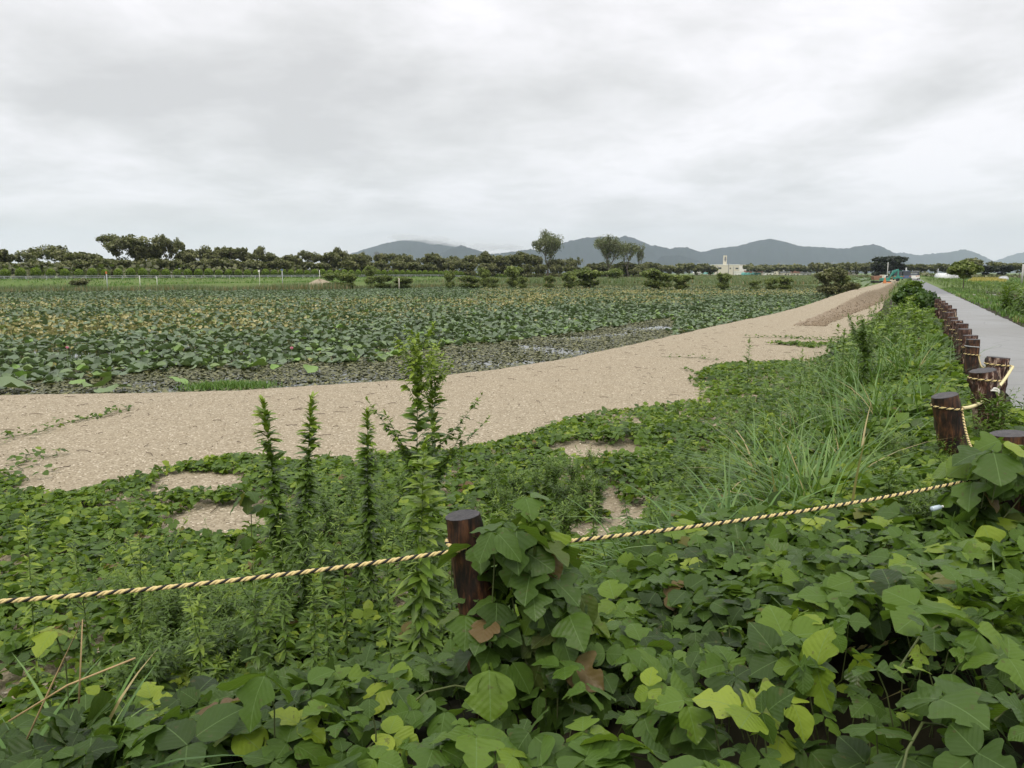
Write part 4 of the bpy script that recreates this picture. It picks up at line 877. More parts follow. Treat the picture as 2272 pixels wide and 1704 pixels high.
green_band('meadow_grass', 'rough green meadow beyond the pond in mid distance', [px(900, 640, -1.3), px(1860, 646, -1.3), px(1900, 618, -1.3), px(1200, 617, -1.3)], 42000, .8, m_reed, 42)
x, y = scatter([px(1480, 632, -1.2), px(1930, 640, -1.2), px(1960, 613.5, -1.2), px(1560, 613.5, -1.2)], 22000); n = len(x); B = Acc()
inst(B, LTF[1], np.stack([x, y, H(x, y)+rng.uniform(.3, 1.1, n)], 1), rots(rng.uniform(0, 6.3, n), rng.normal(0, .35, n), 0), rng.uniform(.6, 1.2, n), np.clip(rng.normal(.32, .13, n), 0, .6)); tag(B.build('lotus_field', m_lotus), 'second grey-green lotus pond far beyond the shrubs', 'lotus', kind='stuff')
# rice
x, y = scatter([px(2147, 626, -.8), px(2235, 626, -.8), px(2225, 617.5, -.8), px(2160, 617.5, -.8)], 16000); n = len(x); B = Acc(); inst(B, blade_tpl(1, .3, .12), np.stack([x, y, H(x, y)], 1), rots(rng.uniform(0, 6.3, n)), np.stack([np.full(n, .75), np.full(n, 1.5), np.full(n, .75)], 1), rng.uniform(0, 1, n))
tag(B.build('rice_field', m_rice), 'ripe yellow rice field beyond the right verge', 'rice field', kind='stuff')
# sand path opening
rr_ = np.linspace(0, 1, 12)[:, None]; aa_ = np.linspace(0, 2*np.pi, 48)[None]; XX = xat(707, 137)+3.4*rr_*np.cos(aa_); YY = 137+6*rr_*np.sin(aa_); gridmesh(XX, YY, -1.3+1.55*(1-rr_**1.8)*(1+.15*np.sin(3*aa_))+.03*vnoise(XX, YY, 1, 3), 'gravel_mound', m_gravel)
# ------------------------------------------------------------------ trees
def skel(g, h, spread, levels=3, nb=4, fan=.5, trunk=.3, rad=.02):
    segs = []; tips = []
    def rec(p, d, l, r_, lev):
        q = p+d*l*.5+g.normal(0, .03*l, 3); e = q+(d+g.normal(0, .12, 3))*l*.5; segs.append((np.array([p, q, e]), np.array([r_, r_*.85, r_*.65]))); 
        if lev == 0: tips.append(e); return
        if lev < levels: tips.append(q)
        for k in range(nb):
            a_ = k*2*np.pi/nb+g.uniform(-.6, .6); out = np.array([math.cos(a_), math.sin(a_), 0]); nd_ = d*(1-fan)+out*fan*g.uniform(.5, 1.3)*spread+np.array([0, 0, .25]); nd_ /= np.linalg.norm(nd_); rec(e, nd_, l*g.uniform(.6, .85), r_*.55, lev-1)
    rec(np.zeros(3), np.array([g.normal(0, .06), g.normal(0, .06), 1]), h*trunk, h*rad, levels); return segs, tips
def tree_mesh(seed, w_, h, leafsz, nleaf, style='round', gaps=.0):
    """tree of height 1 unit scaled: returns trunk mesh, crown mesh"""
    g = np.random.default_rng(seed); T = Acc(); C = Acc()
    if style == 'poplar': segs, tips = skel(g, 1, .95, 4, 3, .40, .22, .03)
    elif style == 'bare': segs, tips = skel(g, 1, 1.0, 4, 3, .45, .3, .016)
    elif style == 'shrub': segs, tips = skel(g, 1, 1.2, 4, 3, .52, .10, .012)
    elif style == 'umbrella': segs, tips = skel(g, 1, 1.6, 3, 4, .62, .42, .02)
    else: segs, tips = skel(g, 1, 1.1, 4, 3, .48, .24, .02)
    tips = np.array(tips); zmax = tips[:, 2].max()+.05; rmax = np.quantile(np.hypot(tips[:, 0], tips[:, 1]), .9)+.06
    sx_, sz_ = w_/2/rmax, h/zmax; sc = np.array([sx_, sx_, sz_])
    for P_, r_ in segs: tube(T, P_*sc, np.maximum(r_*h, .012*h*.4), 5, cap=False)
    if style == 'shrub': lo = tips.copy(); lo[:, 2] *= .45; lo[:, :2] *= .9; tips = np.vstack([tips, lo[::2]])
    tips = tips*sc; nt_ = len(tips); per = g.gamma(1.3, 1, nt_); per = (per/per.sum()*nleaf).astype(int); cs = w_*(.095 if style in ('poplar', 'bare') else .10)
    if style == 'bare': per = per//3
    for i in range(nt_):
        m2 = per[i]
        if m2 < 2 or tips[i, 2] < h*(.05 if style == 'shrub' else .16 if style == 'round' else .28): continue
        c_ = tips[i]; rad_ = cs*g.uniform(.6, 1.3); q = g.normal(0, 1, (m2, 3)); q /= np.linalg.norm(q, axis=1)[:, None]; q *= (g.uniform(0, 1, (m2, 1))**.45)*rad_; q[:, 2] *= .85 if style != 'poplar' else 1.1
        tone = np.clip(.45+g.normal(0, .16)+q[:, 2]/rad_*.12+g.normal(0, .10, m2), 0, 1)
        inst(C, quad, c_+q, rots(g.uniform(0, 6.3, m2), g.normal(0, .7, m2), g.normal(0, .7, m2)), leafsz*g.uniform(.5, 1.2, m2), tone)
    if not C.v: inst(C, quad, tips[-3:], rots(np.zeros(3)), leafsz, np.full(3, .4))
    return T.mesh('trunk', m_bark, True), C
MM = {}
def tree(x, y, w_, h, label, style='round', mat=None, seed=0, leafsz=.3, nleaf=2200, name='tree', cat='tree', group=None, z=None, key=None):
    mat = mat or m_tree
    kk = (style, mat.name, seed)
    if kk not in MM:
        tm, C = tree_mesh(seed, 1.0, 1.0, leafsz/max(w_, h), nleaf, style); MM[kk] = (tm, C.mesh('crown', mat, False))
    tm, cm = MM[kk]; zz = float(H(x, y)) if z is None else z
    e = empty(name, (x, y, zz-.05), random.uniform(0, 6.28)); e.scale = (w_, w_, h)
    for nm, me in (('trunk', tm), ('crown', cm)):
        o = bpy.data.objects.new(nm, me); scene.collection.objects.link(o); o.parent = e
    return tag(e, label, cat, group)
def tree_px(xc, wpx, ytop, dist, label, zg=None, **kw):
    x = xat(xc, dist); z = float(H(x, dist)) if zg is None else zg; h = hpx(ytop, dist)-z; return tree(x, dist, wpx/1700*dist*1.12, h*1.04, label, z=z, **kw)
# prominent left tree line
prom = [(8, 50, 556, 150, 'loose tree cut by the left frame edge'), (70, 70, 552, 165, 'thin airy tree near the left edge, sky showing through'), (115, 80, 545, 170, 'ragged leaning tree second from the left edge'), (150, 60, 556, 165, 'dense low tree right of the ragged leaning tree'),
        (190, 60, 560, 160, 'rounded olive tree left of the tallest left tree'), (268, 84, 521, 172, 'tallest tree of the left tree line, with gaps in its wide crown'), (312, 60, 536, 175, 'tree leaning on the right side of the tallest left tree'), (345, 50, 545, 180, 'broad tree between the two high crowns at left'),
        (378, 56, 524, 178, 'second highest tree at left with a flat layered top'), (410, 46, 556, 178, 'low round tree right of the flat layered tree'), (446, 44, 548, 185, 'tree with thin twigs sticking up at left centre'), (478, 40, 556, 182, 'small dense tree with one bird-nest tuft'),
        (512, 56, 550, 185, 'umbrella-shaped tree at left centre'), (548, 44, 560, 185, 'low tree between the umbrella-shaped tree and the slim spire'), (577, 26, 547, 188, 'slim spire-topped tree'), (602, 50, 560, 190, 'rounded tree right of the slim spire'),
        (650, 50, 566, 195, 'low dark tree left of the round lollipop tree'), (691, 44, 557, 198, 'round lollipop-shaped tree with see-through crown'), (730, 46, 561, 200, 'wide tree right of the lollipop-shaped tree'), (760, 34, 552, 205, 'pointed tree with a knobbly top'),
        (790, 44, 565, 205, 'reddish-brown low tree in front of the faint mountain'), (808, 26, 561, 215, 'bushy crown left of the bare grey tree'), (846, 26, 563, 225, 'small dark tree right of the bare grey tree'), (885, 52, 563, 220, 'broad dark tree below the cloud-capped mountain'),
        (920, 40, 573, 222, 'low tree in the dip of the tree line'), (957, 50, 563, 225, 'full tree below the small cone mountain, left part'), (1000, 46, 568, 228, 'full tree below the small cone mountain, right part'), (1040, 44, 568, 232, 'dark tree beyond the meadow at centre'),
        (1078, 44, 561, 236, 'high crowned tree at centre left of the fan tree'), (1110, 40, 568, 238, 'low tree second left of the fan tree'), (1150, 50, 560, 240, 'dense tree just left of the fan tree'), (1185, 44, 566, 244, 'dark tree at the foot of the fan tree'),
        (1232, 44, 575, 248, 'low dark tree right of the fan tree'), (1272, 40, 571, 252, 'twiggy low tree between the two big fan trees'), (1315, 46, 585, 255, 'low rounded tree left of the second fan tree'), (1395, 60, 581, 262, 'dark understorey tree below the paired fan trees'), (1440, 40, 583, 300, 'small tree right of the last fan tree')]
for i, (a_, w_, t_, d_, lb) in enumerate(prom):
    sty = {1: 'bare', 2: 'bare', 10: 'bare', 12: 'umbrella', 8: 'umbrella', 17: 'umbrella', 33: 'bare'}.get(i, 'round')
    tree_px(a_, w_, t_, d_, lb+' of the far bank' if 'far' not in lb and len(lb.split()) < 11 else lb, style=sty, seed=500+i % 9, leafsz=.36, nleaf=5200)
tree_px(838, 24, 555, 240, 'bare grey leafless tree above the tree line', style='bare', seed=540, mat=m_poplar, nleaf=300, leafsz=.3)
tree_px(1215, 92, 514, 246, 'tall fan-shaped tree with pale leaves and dark spreading limbs, standing alone', style='poplar', seed=551, mat=m_poplar, nleaf=7500, leafsz=.3)
tree_px(1346, 80, 524, 250, 'second tall fan-shaped tree in front of the mountain', style='poplar', seed=552, mat=m_poplar, nleaf=7500, leafsz=.3)
tree_px(1392, 48, 540, 258, 'smaller pale fan tree right of the second fan tree', style='poplar', seed=553, mat=m_poplar, nleaf=2600, leafsz=.36)
tree_px(1418, 28, 542, 262, 'slim pale tree, rightmost of the fan trees', style='poplar', seed=554, mat=m_poplar, nleaf=1800, leafsz=.36)
# fill of the wood: understorey trees (nothing tells them apart)
k = 0
for q in np.linspace(-30, 1440, 84):
    d_ = np.interp(q, [0, 600, 1440], [142, 178, 262])+random.uniform(-4, 14); yt = np.interp(q, [0, 300, 700, 1000, 1440], [583, 572, 578, 580, 589])+random.uniform(-6, 6)
    tree_px(q+random.uniform(-6, 6), random.uniform(38, 54)*150/d_*1.1, yt, d_, 'low brownish-green tree in the understorey of the far wood', style='shrub', seed=560+k % 6, leafsz=.38, nleaf=3600, group='understorey trees of the far wood'); k += 1
# low tree line to the right
for q in np.linspace(1330, 1572, 18): tree_px(q+random.uniform(-5, 5), random.uniform(24, 34), random.uniform(583, 591), 380+random.uniform(-20, 30), 'small dark tree in the low line left of the white building', style='round', seed=580+int(q) % 4, leafsz=.9, nleaf=1200, group='trees left of the white building')
for q in np.linspace(1662, 1800, 11): tree_px(q, random.uniform(24, 34), random.uniform(587, 594), 520+random.uniform(-15, 15), 'olive round tree in front of the far houses', style='umbrella', seed=590+int(q) % 3, leafsz=1.1, nleaf=1200, group='trees before the far houses')
for q in np.linspace(1810, 1945, 13): tree_px(q, random.uniform(22, 30), random.uniform(582, 588), 400+random.uniform(-15, 15), 'dark roadside tree in the row left of the round black-green tree', style='umbrella' if int(q) % 2 else 'round', seed=593+int(q) % 3, leafsz=.9, nleaf=1300, group='tree row left of the big dark tree')
tree_px(1973, 66, 570, 330, 'big domed nearly black tree left of the road end', style='round', seed=600, mat=m_dark, leafsz=.9, nleaf=5200); tree_px(1955, 44, 578, 326, 'dark lower lobe tree on the left side of the big domed tree', style='shrub', seed=601, mat=m_dark, leafsz=.9, nleaf=3200)
tree_px(1990, 36, 580, 334, 'dark lower tree on the right flank of the big domed tree', style='shrub', seed=602, mat=m_dark, leafsz=.9, nleaf=3200)
for q in np.linspace(2020, 2110, 9): tree_px(q, random.uniform(20, 28), random.uniform(585, 592), 420, 'grey-green tree right of the road end, before the hills', style='umbrella' if int(q) % 2 else 'round', seed=605+int(q) % 3, leafsz=.9, nleaf=1200, group='trees right of the road end')
tree_px(2156, 62, 574, 300, 'large rounded dark tree above the rice field', style='round', seed=610, leafsz=.8, nleaf=4200); tree_px(2186, 44, 590, 300, 'dark rounded tree right of the large one above the rice field', style='round', seed=611, mat=m_dark, leafsz=.7, nleaf=2600)
tree_px(2212, 36, 581, 310, 'open pine-like tree top at right', style='umbrella', seed=612, leafsz=.7, nleaf=1400); tree_px(2225, 48, 590, 300, 'low dark tree below the pine-like one', style='round', seed=611, mat=m_dark, leafsz=.7, nleaf=2600); tree_px(2262, 44, 583, 300, 'dark tree cut by the right frame edge', style='round', seed=613, leafsz=.7, nleaf=2600)
tree_px(2140, 56, 582, 74, 'slanting umbrella-shaped small tree on the verge right of the road', style='umbrella', seed=615, leafsz=.26, nleaf=3600, mat=m_shrub)
# mid-distance shrubs
SH = [(175, 42, 619, 112, 'dark round shrub on the bank at far left'), (752, 60, 602, 124, 'bright spreading shrub right of the sandy opening'), (778, 28, 606, 122, 'upright green shrub beside the spreading shrub'), (818, 28, 586, 140, 'conical small tree in front of the clipped bushes'),
      (850, 60, 610, 126, 'wide low shrub left of the wooden stake'), (895, 46, 612, 128, 'low olive shrub behind the wooden stake'), (994, 22, 600, 124, 'lollipop shrub alone on the meadow'), (1043, 44, 612, 126, 'yellow-green mound shrub on the meadow'),
      (1074, 30, 594, 130, 'upright bushy shrub left of the tall meadow shrub'), (1094, 40, 614, 127, 'small bright mound between two upright shrubs'), (1134, 34, 588, 134, 'tall meadow shrub with loose crown'), (1158, 28, 612, 126, 'brownish low shrub right of the tall meadow shrub'),
      (1219, 24, 608, 128, 'small round shrub left of the big multi-stem shrub'), (1263, 36, 600, 128, 'dense shrub touching the big multi-stem shrub'), (1312, 62, 591, 132, 'big multi-stem shrub with bare grey stems showing'), (1362, 44, 594, 190, 'pale shrub behind the big multi-stem shrub'),
      (1456, 58, 594, 118, 'large rounded bush at the far pond edge, right of centre'), (1482, 30, 606, 122, 'yellowish bush behind the large rounded bush'), (1510, 32, 607, 119, 'dark leaning bush right of the large rounded bush'), (1605, 38, 605, 117, 'ball-shaped bush on a thin stem in front of the white building'),
      (1676, 24, 622, 118, 'low scrub bush left of the grassy mound'), (1712, 30, 617, 119, 'olive scrub bush in the middle of the scrub'), (1742, 34, 612, 121, 'bright willowy bush right part of the scrub'), (1843, 68, 588, 88, 'largest dark shrub beside the gravel bank'), (1866, 30, 598, 90, 'olive side of the largest shrub, leaning right'), (1893, 30, 624, 86, 'low dark bush at the gravel bank edge')]
for i, (a_, w_, t_, d_, lb) in enumerate(SH):
    tree_px(a_, w_*random.uniform(1.15, 1.45), t_-random.uniform(0, 4), d_, lb, style='shrub', seed=630+i % 8, mat=m_shrub if i not in (0, 23, 25) else m_tree, leafsz=.17, nleaf=6500, name='shrub', cat='shrub', zg=max(-1.3, float(H(xat(a_, d_), d_))) if i not in (3,) else None)
tree_px(2022, 92, 630, 31, 'round leafy dark bush where the post row begins, beside the gravel heap', style='shrub', seed=650, mat=m_bush, leafsz=.14, nleaf=9000, name='shrub', cat='shrub', zg=-.7)
tree_px(2054, 56, 646, 29, 'lower right part bush pressed against the farthest posts', style='shrub', seed=651, mat=m_bush, leafsz=.15, nleaf=4200, name='shrub', cat='shrub', zg=-.4)
tree_px(2026, 40, 618, 70, 'bright green bush between heap and road in the distance', style='shrub', seed=652, mat=m_weed, leafsz=.2, nleaf=3200, name='shrub', cat='shrub', zg=-.8)
# clipped globe bushes
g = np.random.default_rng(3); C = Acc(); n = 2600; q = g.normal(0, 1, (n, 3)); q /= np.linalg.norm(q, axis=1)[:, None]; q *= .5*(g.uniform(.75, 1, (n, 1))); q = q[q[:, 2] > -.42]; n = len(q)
inst(C, quad, q+[0, 0, .5], rots(g.uniform(0, 6.3, n), g.normal(0, .8, n), g.normal(0, .8, n)), .08, np.clip(.5+q[:, 2]*.7+g.normal(0, .12, n), 0, 1)); hm = C.mesh('clipped_bush', m_hedge, False)  # tint rises with height: the bright, sky-lit top is painted into the leaves
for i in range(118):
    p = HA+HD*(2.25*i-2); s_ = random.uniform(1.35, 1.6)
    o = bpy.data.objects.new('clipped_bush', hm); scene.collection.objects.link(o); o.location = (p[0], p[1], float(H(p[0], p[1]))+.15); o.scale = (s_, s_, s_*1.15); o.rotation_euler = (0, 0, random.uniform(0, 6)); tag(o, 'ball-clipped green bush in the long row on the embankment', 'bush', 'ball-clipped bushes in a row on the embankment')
# guard fence in front of them
e = empty('guard_fence', (HA[0], HA[1], .4)); B = Acc(); P_ = [HA+HD*t+nrmH*2.2 for t in np.linspace(-45, 230, 90)]; P3 = [(p[0]-HA[0], p[1]-HA[1], float(H(p[0], p[1]))-.4) for p in P_]
for dz in (.35, .6): tube(B, [(a_, b_, c_+dz) for a_, b_, c_ in P3], .035, 4)
B.build('rail', m_steel, e); B = Acc()
for p in P3: box(B, (p[0], p[1], p[2]+.3), (.09, .09, .7))
o = B.build('fence_posts', m_steel, e); o['kind'] = 'stuff'; tag(e, 'grey rail fence running below the clipped bushes', 'fence')
x, y = scatter([hp(-60, -7), hp(300, -7), hp(330, -38), hp(-60, -38)], 60000); n = len(x); B = Acc(); top_ = 2.3+1.0*vnoise(x, y, .25, 95)
inst(B, quad, np.stack([x, y, H(x, y)+rng.uniform(0, 1, n)**.7*top_], 1), rots(rng.uniform(0, 6.3, n), rng.normal(0, .7, n), rng.normal(0, .7, n)), rng.uniform(.35, .9, n), np.clip(rng.normal(.22, .15, n)+.15*vnoise(x, y, .3, 96), 0, 1))
tag(B.build('undergrowth', m_tree, smooth=False), 'dark brownish thicket filling the foot of the far wood behind the clipped bushes', 'undergrowth', kind='stuff')
x, y = scatter([(60, 345), (230, 345), (260, 420), (70, 420)], 16000); n = len(x); B = Acc()
inst(B, quad, np.stack([x, y, H(x, y)+rng.uniform(0, 1, n)*(1.2+.5*vnoise(x, y, .1, 97))], 1), rots(rng.uniform(0, 6.3, n), rng.normal(0, .7, n), rng.normal(0, .7, n)), rng.uniform(.6, 1.4, n), np.clip(rng.normal(.38, .17, n), 0, 1)); k_ = None
tag(B.build('undergrowth', m_tree, smooth=False), 'low dark scrub at the foot of the trees left of the road end', 'undergrowth', kind='stuff')
# road signs and poles
def pole(xp, ytop, dist, w_, mat, label, name='pole', zb=None, extra_=None):
    x = xat(xp, dist); z = float(H(x, dist)) if zb is None else zb; e = empty(name, (x, dist, z)); B = Acc(); h = hpx(ytop, dist)-z; tube(B, [(0, 0, 0), (0, 0, h)], w_/2, 8); B.build('shaft', mat, e)
    if extra_: extra_(e, h)
    return tag(e, label, 'pole' if name != 'road_sign' else 'sign')
def plate(w_, h_, mat, dz=0):
    def f(e, h):
        B = Acc(); box(B, (0, -.06, h-h_/2-dz), (w_, .05, h_)); B.build('plate', mat, e)
    return f
pole(236, 602, 117, .14, m_steel, 'short post with orange plate at left by the fence', 'road_sign', extra_=plate(.25, .40, m_orange))
pole(309, 612, 119, .08, m_white, 'short white marker post left of the other white marker', 'marker_post'); pole(347, 613, 120, .08, m_white, 'short white marker post by the fence', 'marker_post')
pole(575, 599, 140, .09, m_white, 'thin white post with round head among the clipped bushes', extra_=plate(.35, .35, m_white)); pole(626, 597, 143, .14, m_steel, 'post with blue plate beyond the fence', 'road_sign', extra_=plate(.45, .28, m_blue)); pole(709, 599, 150, .09, m_white, 'thin white post right of the blue plate', 'pole')
pole(885, 617, 120, .14, m_offw, 'slanted pale wooden stake in the reeds', 'wooden_stake', zb=-1.3)
def xarms(e, h):
    B = Acc(); box(B, (0, 0, h-.6), (2.2, .12, .12)); box(B, (0, 0, h-1.5), (1.6, .12, .12)); B.build('cross_arm', m_steel, e)
pole(1616, 582, 480, .4, m_roof, 'utility pole in front of the white building', 'utility_pole', extra_=xarms); pole(1592, 589, 470, .35, m_roof, 'short utility pole at the left end of the white building', 'utility_pole', extra_=xarms); pole(1627, 591, 490, .35, m_roof, 'short utility pole right of the building front pole', 'utility_pole', extra_=xarms)
pole(1729, 582, 520, .5, m_roof, 'utility pole above the far houses', 'utility_pole', extra_=xarms); pole(1845, 580, 420, .35, m_roof, 'utility pole above the dark tree row', 'utility_pole', extra_=xarms); pole(1969, 582, 200, .22, m_conc, 'pale concrete pole in front of the big dark tree', 'utility_pole', zb=-.6, extra_=None)
pole(2269, 586, 150, .35, m_conc, 'pale concrete pole at the right frame edge', 'utility_pole'); pole(2010, 594, 320, .5, m_steel, 'grey pole right of the excavator at the road end', 'utility_pole'); pole(2081, 596, 380, .4, m_steel, 'grey pole above the far greenhouse', 'utility_pole')
# lattice pylons, faint
for a_, lb in ((2031, 'thin lattice mast right of the road end, left one'), (2044, 'thin lattice mast right of the road end, right one')):
    x = xat(a_, 450); h = hpx(588, 450)+1; e = empty('lattice_mast', (x, 450, -1)); B = Acc()
    for s1 in (-1, 1):
        for s2 in (-1, 1): tube(B, [(s1*1.1, s2*1.1, 0), (s1*.5, s2*.5, h)], .09, 4)
    B.build('leg_frame', m_steel, e); B = Acc()
    for k in range(6):
        for s2 in (-1, 1): tube(B, [(-1.1+.1*k, s2*(1.1-.1*k), h*k/6), (1.0-.1*k, s2*(1.0-.1*k), h*(k+1)/6)], .06, 4)
    B.build('bracing', m_steel, e); tag(e, lb, 'mast')
# ------------------------------------------------------------------ buildings
def building(xp0, xp1, ytop, dist, dep, label, wm=m_white, rm=m_roof, roof='flat', wins=(), name='building', zb=-1.0, tower=None):
    x0, x1 = xat(xp0, dist), xat(xp1, dist); h = hpx(ytop, dist)-zb; W = x1-x0; e = empty(name, ((x0+x1)/2, dist, zb)); B = Acc(); hw = h if roof == 'flat' else h*.62
    box(B, (0, dep/2, hw/2), (W, dep, hw)); B.build('wall', wm, e, smooth=False); B = Acc()
    if roof == 'flat': box(B, (0, dep/2, hw+.15), (W+.4, dep+.4, .5))
    else: prism(B, [(-W/2-.4, hw+.003), (W/2+.4, hw+.003), (W/2-.8, h), (-W/2+.8, h)], -.4, dep+.4)
    B.build('roof', rm, e, smooth=False)
    for (u, v, ww, hh) in wins:
        B = Acc(); box(B, ((u-.5)*W, -.05, v*hw), (ww, .2, hh)); B.build('window', m_window, e, smooth=False)
    if tower:
        u, tw, ty = tower; th = hpx(ty, dist)-zb; B = Acc(); box(B, ((u-.5)*W, dep*.3, (hw+th)/2+.2), (tw, tw*.8, th-hw-.4)); t_ = B.build('tower', wm, e, smooth=False)
        B = Acc(); prism(B, [(-.7, 0), (0, -1.8), (.7, 0), (.5, 1.6), (0, 2.4), (-.5, 1.6)], -.1, .1, c=((u-.5)*W, dep*.3-tw*.4-.12, th-3)); B.build('emblem', m_roof, t_, smooth=False)
    return tag(e, label, 'building')
building(1587, 1640, 588, 560, 14, 'large white flat-roofed building with a narrow tower, left part', m_offw, m_white, wins=[(.16, .72, 3, 1.2), (.62, .70, .8, 1.0), (.9, .7, 2, .9)], tower=(.45, 2.2, 566.5))
building(1628, 1656, 588.5, 575, 14, 'lower right wing of the white flat-roofed building', m_white, m_offw, wins=[(.5, .35, 3.2, 1.0)])
building(1634, 1650, 603, 545, 6, 'small pale shed in front of the white building', m_white, m_white)
hs_ = [(1568, 1583, 603, 430, 'small white and teal shed left of the white building', m_white, m_teal), (1545, 1554, 600, 420, 'tiny white hut among the dark trees', m_white, m_white), (1655, 1668, 600, 560, 'cream house with brown roof right of the white building', m_offw, m_redroof), (1680, 1700, 599, 565, 'cream house with wide brown roof', m_offw, m_redroof),
       (1697, 1716, 600, 560, 'white house with a dark opening, centre of the far row', m_white, m_roof), (1714, 1735, 592, 620, 'beige larger house behind the olive trees', m_offw, m_redroof), (1727, 1741, 589, 640, 'white upper storey showing above the trees', m_white, m_white), (1738, 1754, 600, 560, 'cream low house right of centre in the far row', m_offw, m_roof),
       (1757, 1775, 601, 565, 'cream and brown low house in the far row', m_offw, m_redroof), (1775, 1800, 602, 575, 'grey low house at the right end of the far row', m_conc, m_roof), (1824, 1834, 590, 480, 'cream water-tank like house above the large shrub', m_offw, m_offw), (1842, 1850, 603, 420, 'small white house behind the large shrub', m_white, m_roof), (1868, 1884, 602, 430, 'pale house between trunks of the dark tree row', m_white, m_redroof), (1888, 1904, 602, 432, 'second pale house between trunks of the dark tree row', m_offw, m_roof)]
for i, (a_, b_, t_, d_, lb, wm, rm) in enumerate(hs_): building(a_, b_, t_, d_, 7, lb, wm, rm, 'hip', wins=[(.3, .5, .9, .9), (.7, .5, .9, .9)], name='house')
for a_, b_, lb in ((1650, 1667, 'teal net-covered frame left one of two before the far houses'), (1672, 1689, 'teal net-covered frame right one of two before the far houses')):
    d_ = 520; W = xat(b_, d_)-xat(a_, d_); x = (xat(a_, d_)+xat(b_, d_))/2; B = Acc(); prism(B, [(-W/2, 0), (W/2, 0), (W/2, 1.6), (W/4, 2.3), (0, 1.6), (-W/4, 2.4), (-W/2, 1.7)], 0, 6); o = B.build('netted_frame', m_tealnet, loc=(x, d_, -.6), smooth=False); tag(o, lb, 'crop netting')
# greenhouse tunnels
def tunnel(xp0, xp1, ytop, dist, label, dep=3):
    W = xat(xp1, dist)-xat(xp0, dist); h = hpx(ytop, dist)+.9; e = empty('greenhouse', ((xat(xp0, dist)+xat(xp1, dist))/2, dist, -.9)); B = Acc(); n = 12
    pr = [(dep/2*-math.cos(i/n*math.pi), h*math.sin(i/n*math.pi)**.8) for i in range(n+1)]; prism(B, pr, -W/2, W/2, M=rots(math.pi/2)[0]); B.build('film_cover', m_film, e)
    B = Acc()
    for k in range(9):
        xk = -W/2+W*k/8; tube(B, [(xk, p[0]*1.01, p[1]*1.01+.02) for p in pr], .05, 4)
    B.build('hoops', m_steel, e); return tag(e, label, 'greenhouse')
tunnel(2078, 2112, 606, 300, 'white greenhouse tunnel left one, beyond the verge tree'); tunnel(2114, 2147, 606, 310, 'white greenhouse tunnel right one, seen through the verge tree'); tunnel(2016, 2045, 606.3, 420, 'thin white greenhouse line at the road end'); tunnel(2222, 2233, 613, 250, 'small white tunnel end right of the rice field', 3)
# ------------------------------------------------------------------ excavator and vehicles near the road end
def put(e, B, nm, mat): return B.build(nm, mat, e, smooth=False)
ex = wst(172, -3.6); e = empty('excavator', (ex[0], ex[1], -.45), -TH+.15); 
for s_ in (-1, 1):
    B = Acc(); prism(B, [(-1.6, .15), (-1.3, 0), (1.3, 0), (1.6, .15), (1.6, .5), (1.3, .65), (-1.3, .65), (-1.6, .5)], s_*.95-.22, s_*.95+.22); put(e, B, 'track', m_black)
B = Acc(); prism(B, [(-1.5, .75), (1.1, .75), (1.1, 1.5), (.2, 1.7), (-1.5, 1.6)], -1.05, 1.05); body = put(e, B, 'body', m_teal)
B = Acc(); prism(B, [(.1, 1.5), (1.1, 1.5), (1.0, 2.6), (.2, 2.65)], .25, 1.05, c=(0, .003, .003)); cab = put(e, B, 'cab', m_white); B = Acc(); box(B, (.62, .24, 2.1), (.7, .03, .7)); box(B, (1.08, .65, 2.1), (.03, .6, .7)); put(cab, B, 'window', m_window)
B = Acc(); prism(B, [(.9, 1.3), (1.3, 1.25), (2.6, 3.6), (4.2, 4.3), (4.3, 4.65), (2.4, 4.15)], -.38, -.08); put(e, B, 'boom', m_teal)
B = Acc(); prism(B, [(4.0, 4.5), (4.4, 4.6), (4.55, 1.6), (4.2, 1.6)], -.36, -.10); arm = put(e, B, 'arm', m_teal); B = Acc(); prism(B, [(4.1, 1.6), (4.75, 1.5), (4.7, .8), (4.1, .6), (3.8, 1.0)], -.7, .2); put(arm, B, 'bucket', m_black)
tag(e, 'teal tracked excavator with raised boom at the end of the gravel bank', 'excavator')
e.rotation_euler = (0, 0, .05); e.scale = (.58, .58, .60)
t0 = wst(178, -5.2); e = empty('dump_carrier', (t0[0], t0[1], -.5), .1); B = Acc(); prism(B, [(-1.6, 1.0), (.8, 1.0), (1.1, 2.4), (-1.9, 2.2)], -.9, .9); put(e, B, 'bed', m_brown); B = Acc(); box(B, (1.6, 0, 1.7), (.9, 1.5, 2.0)); put(e, B, 'cab', m_offw)
for s_ in (-1, 1):
    B = Acc(); prism(B, [(-1.8, .2), (-1.5, 0), (1.6, 0), (1.9, .2), (1.9, .6), (-1.8, .6)], s_*.8-.2, s_*.8+.2); put(e, B, 'track', m_black)
e.scale = (.62,)*3; tag(e, 'brown and cream dump carrier left of the excavator', 'truck')
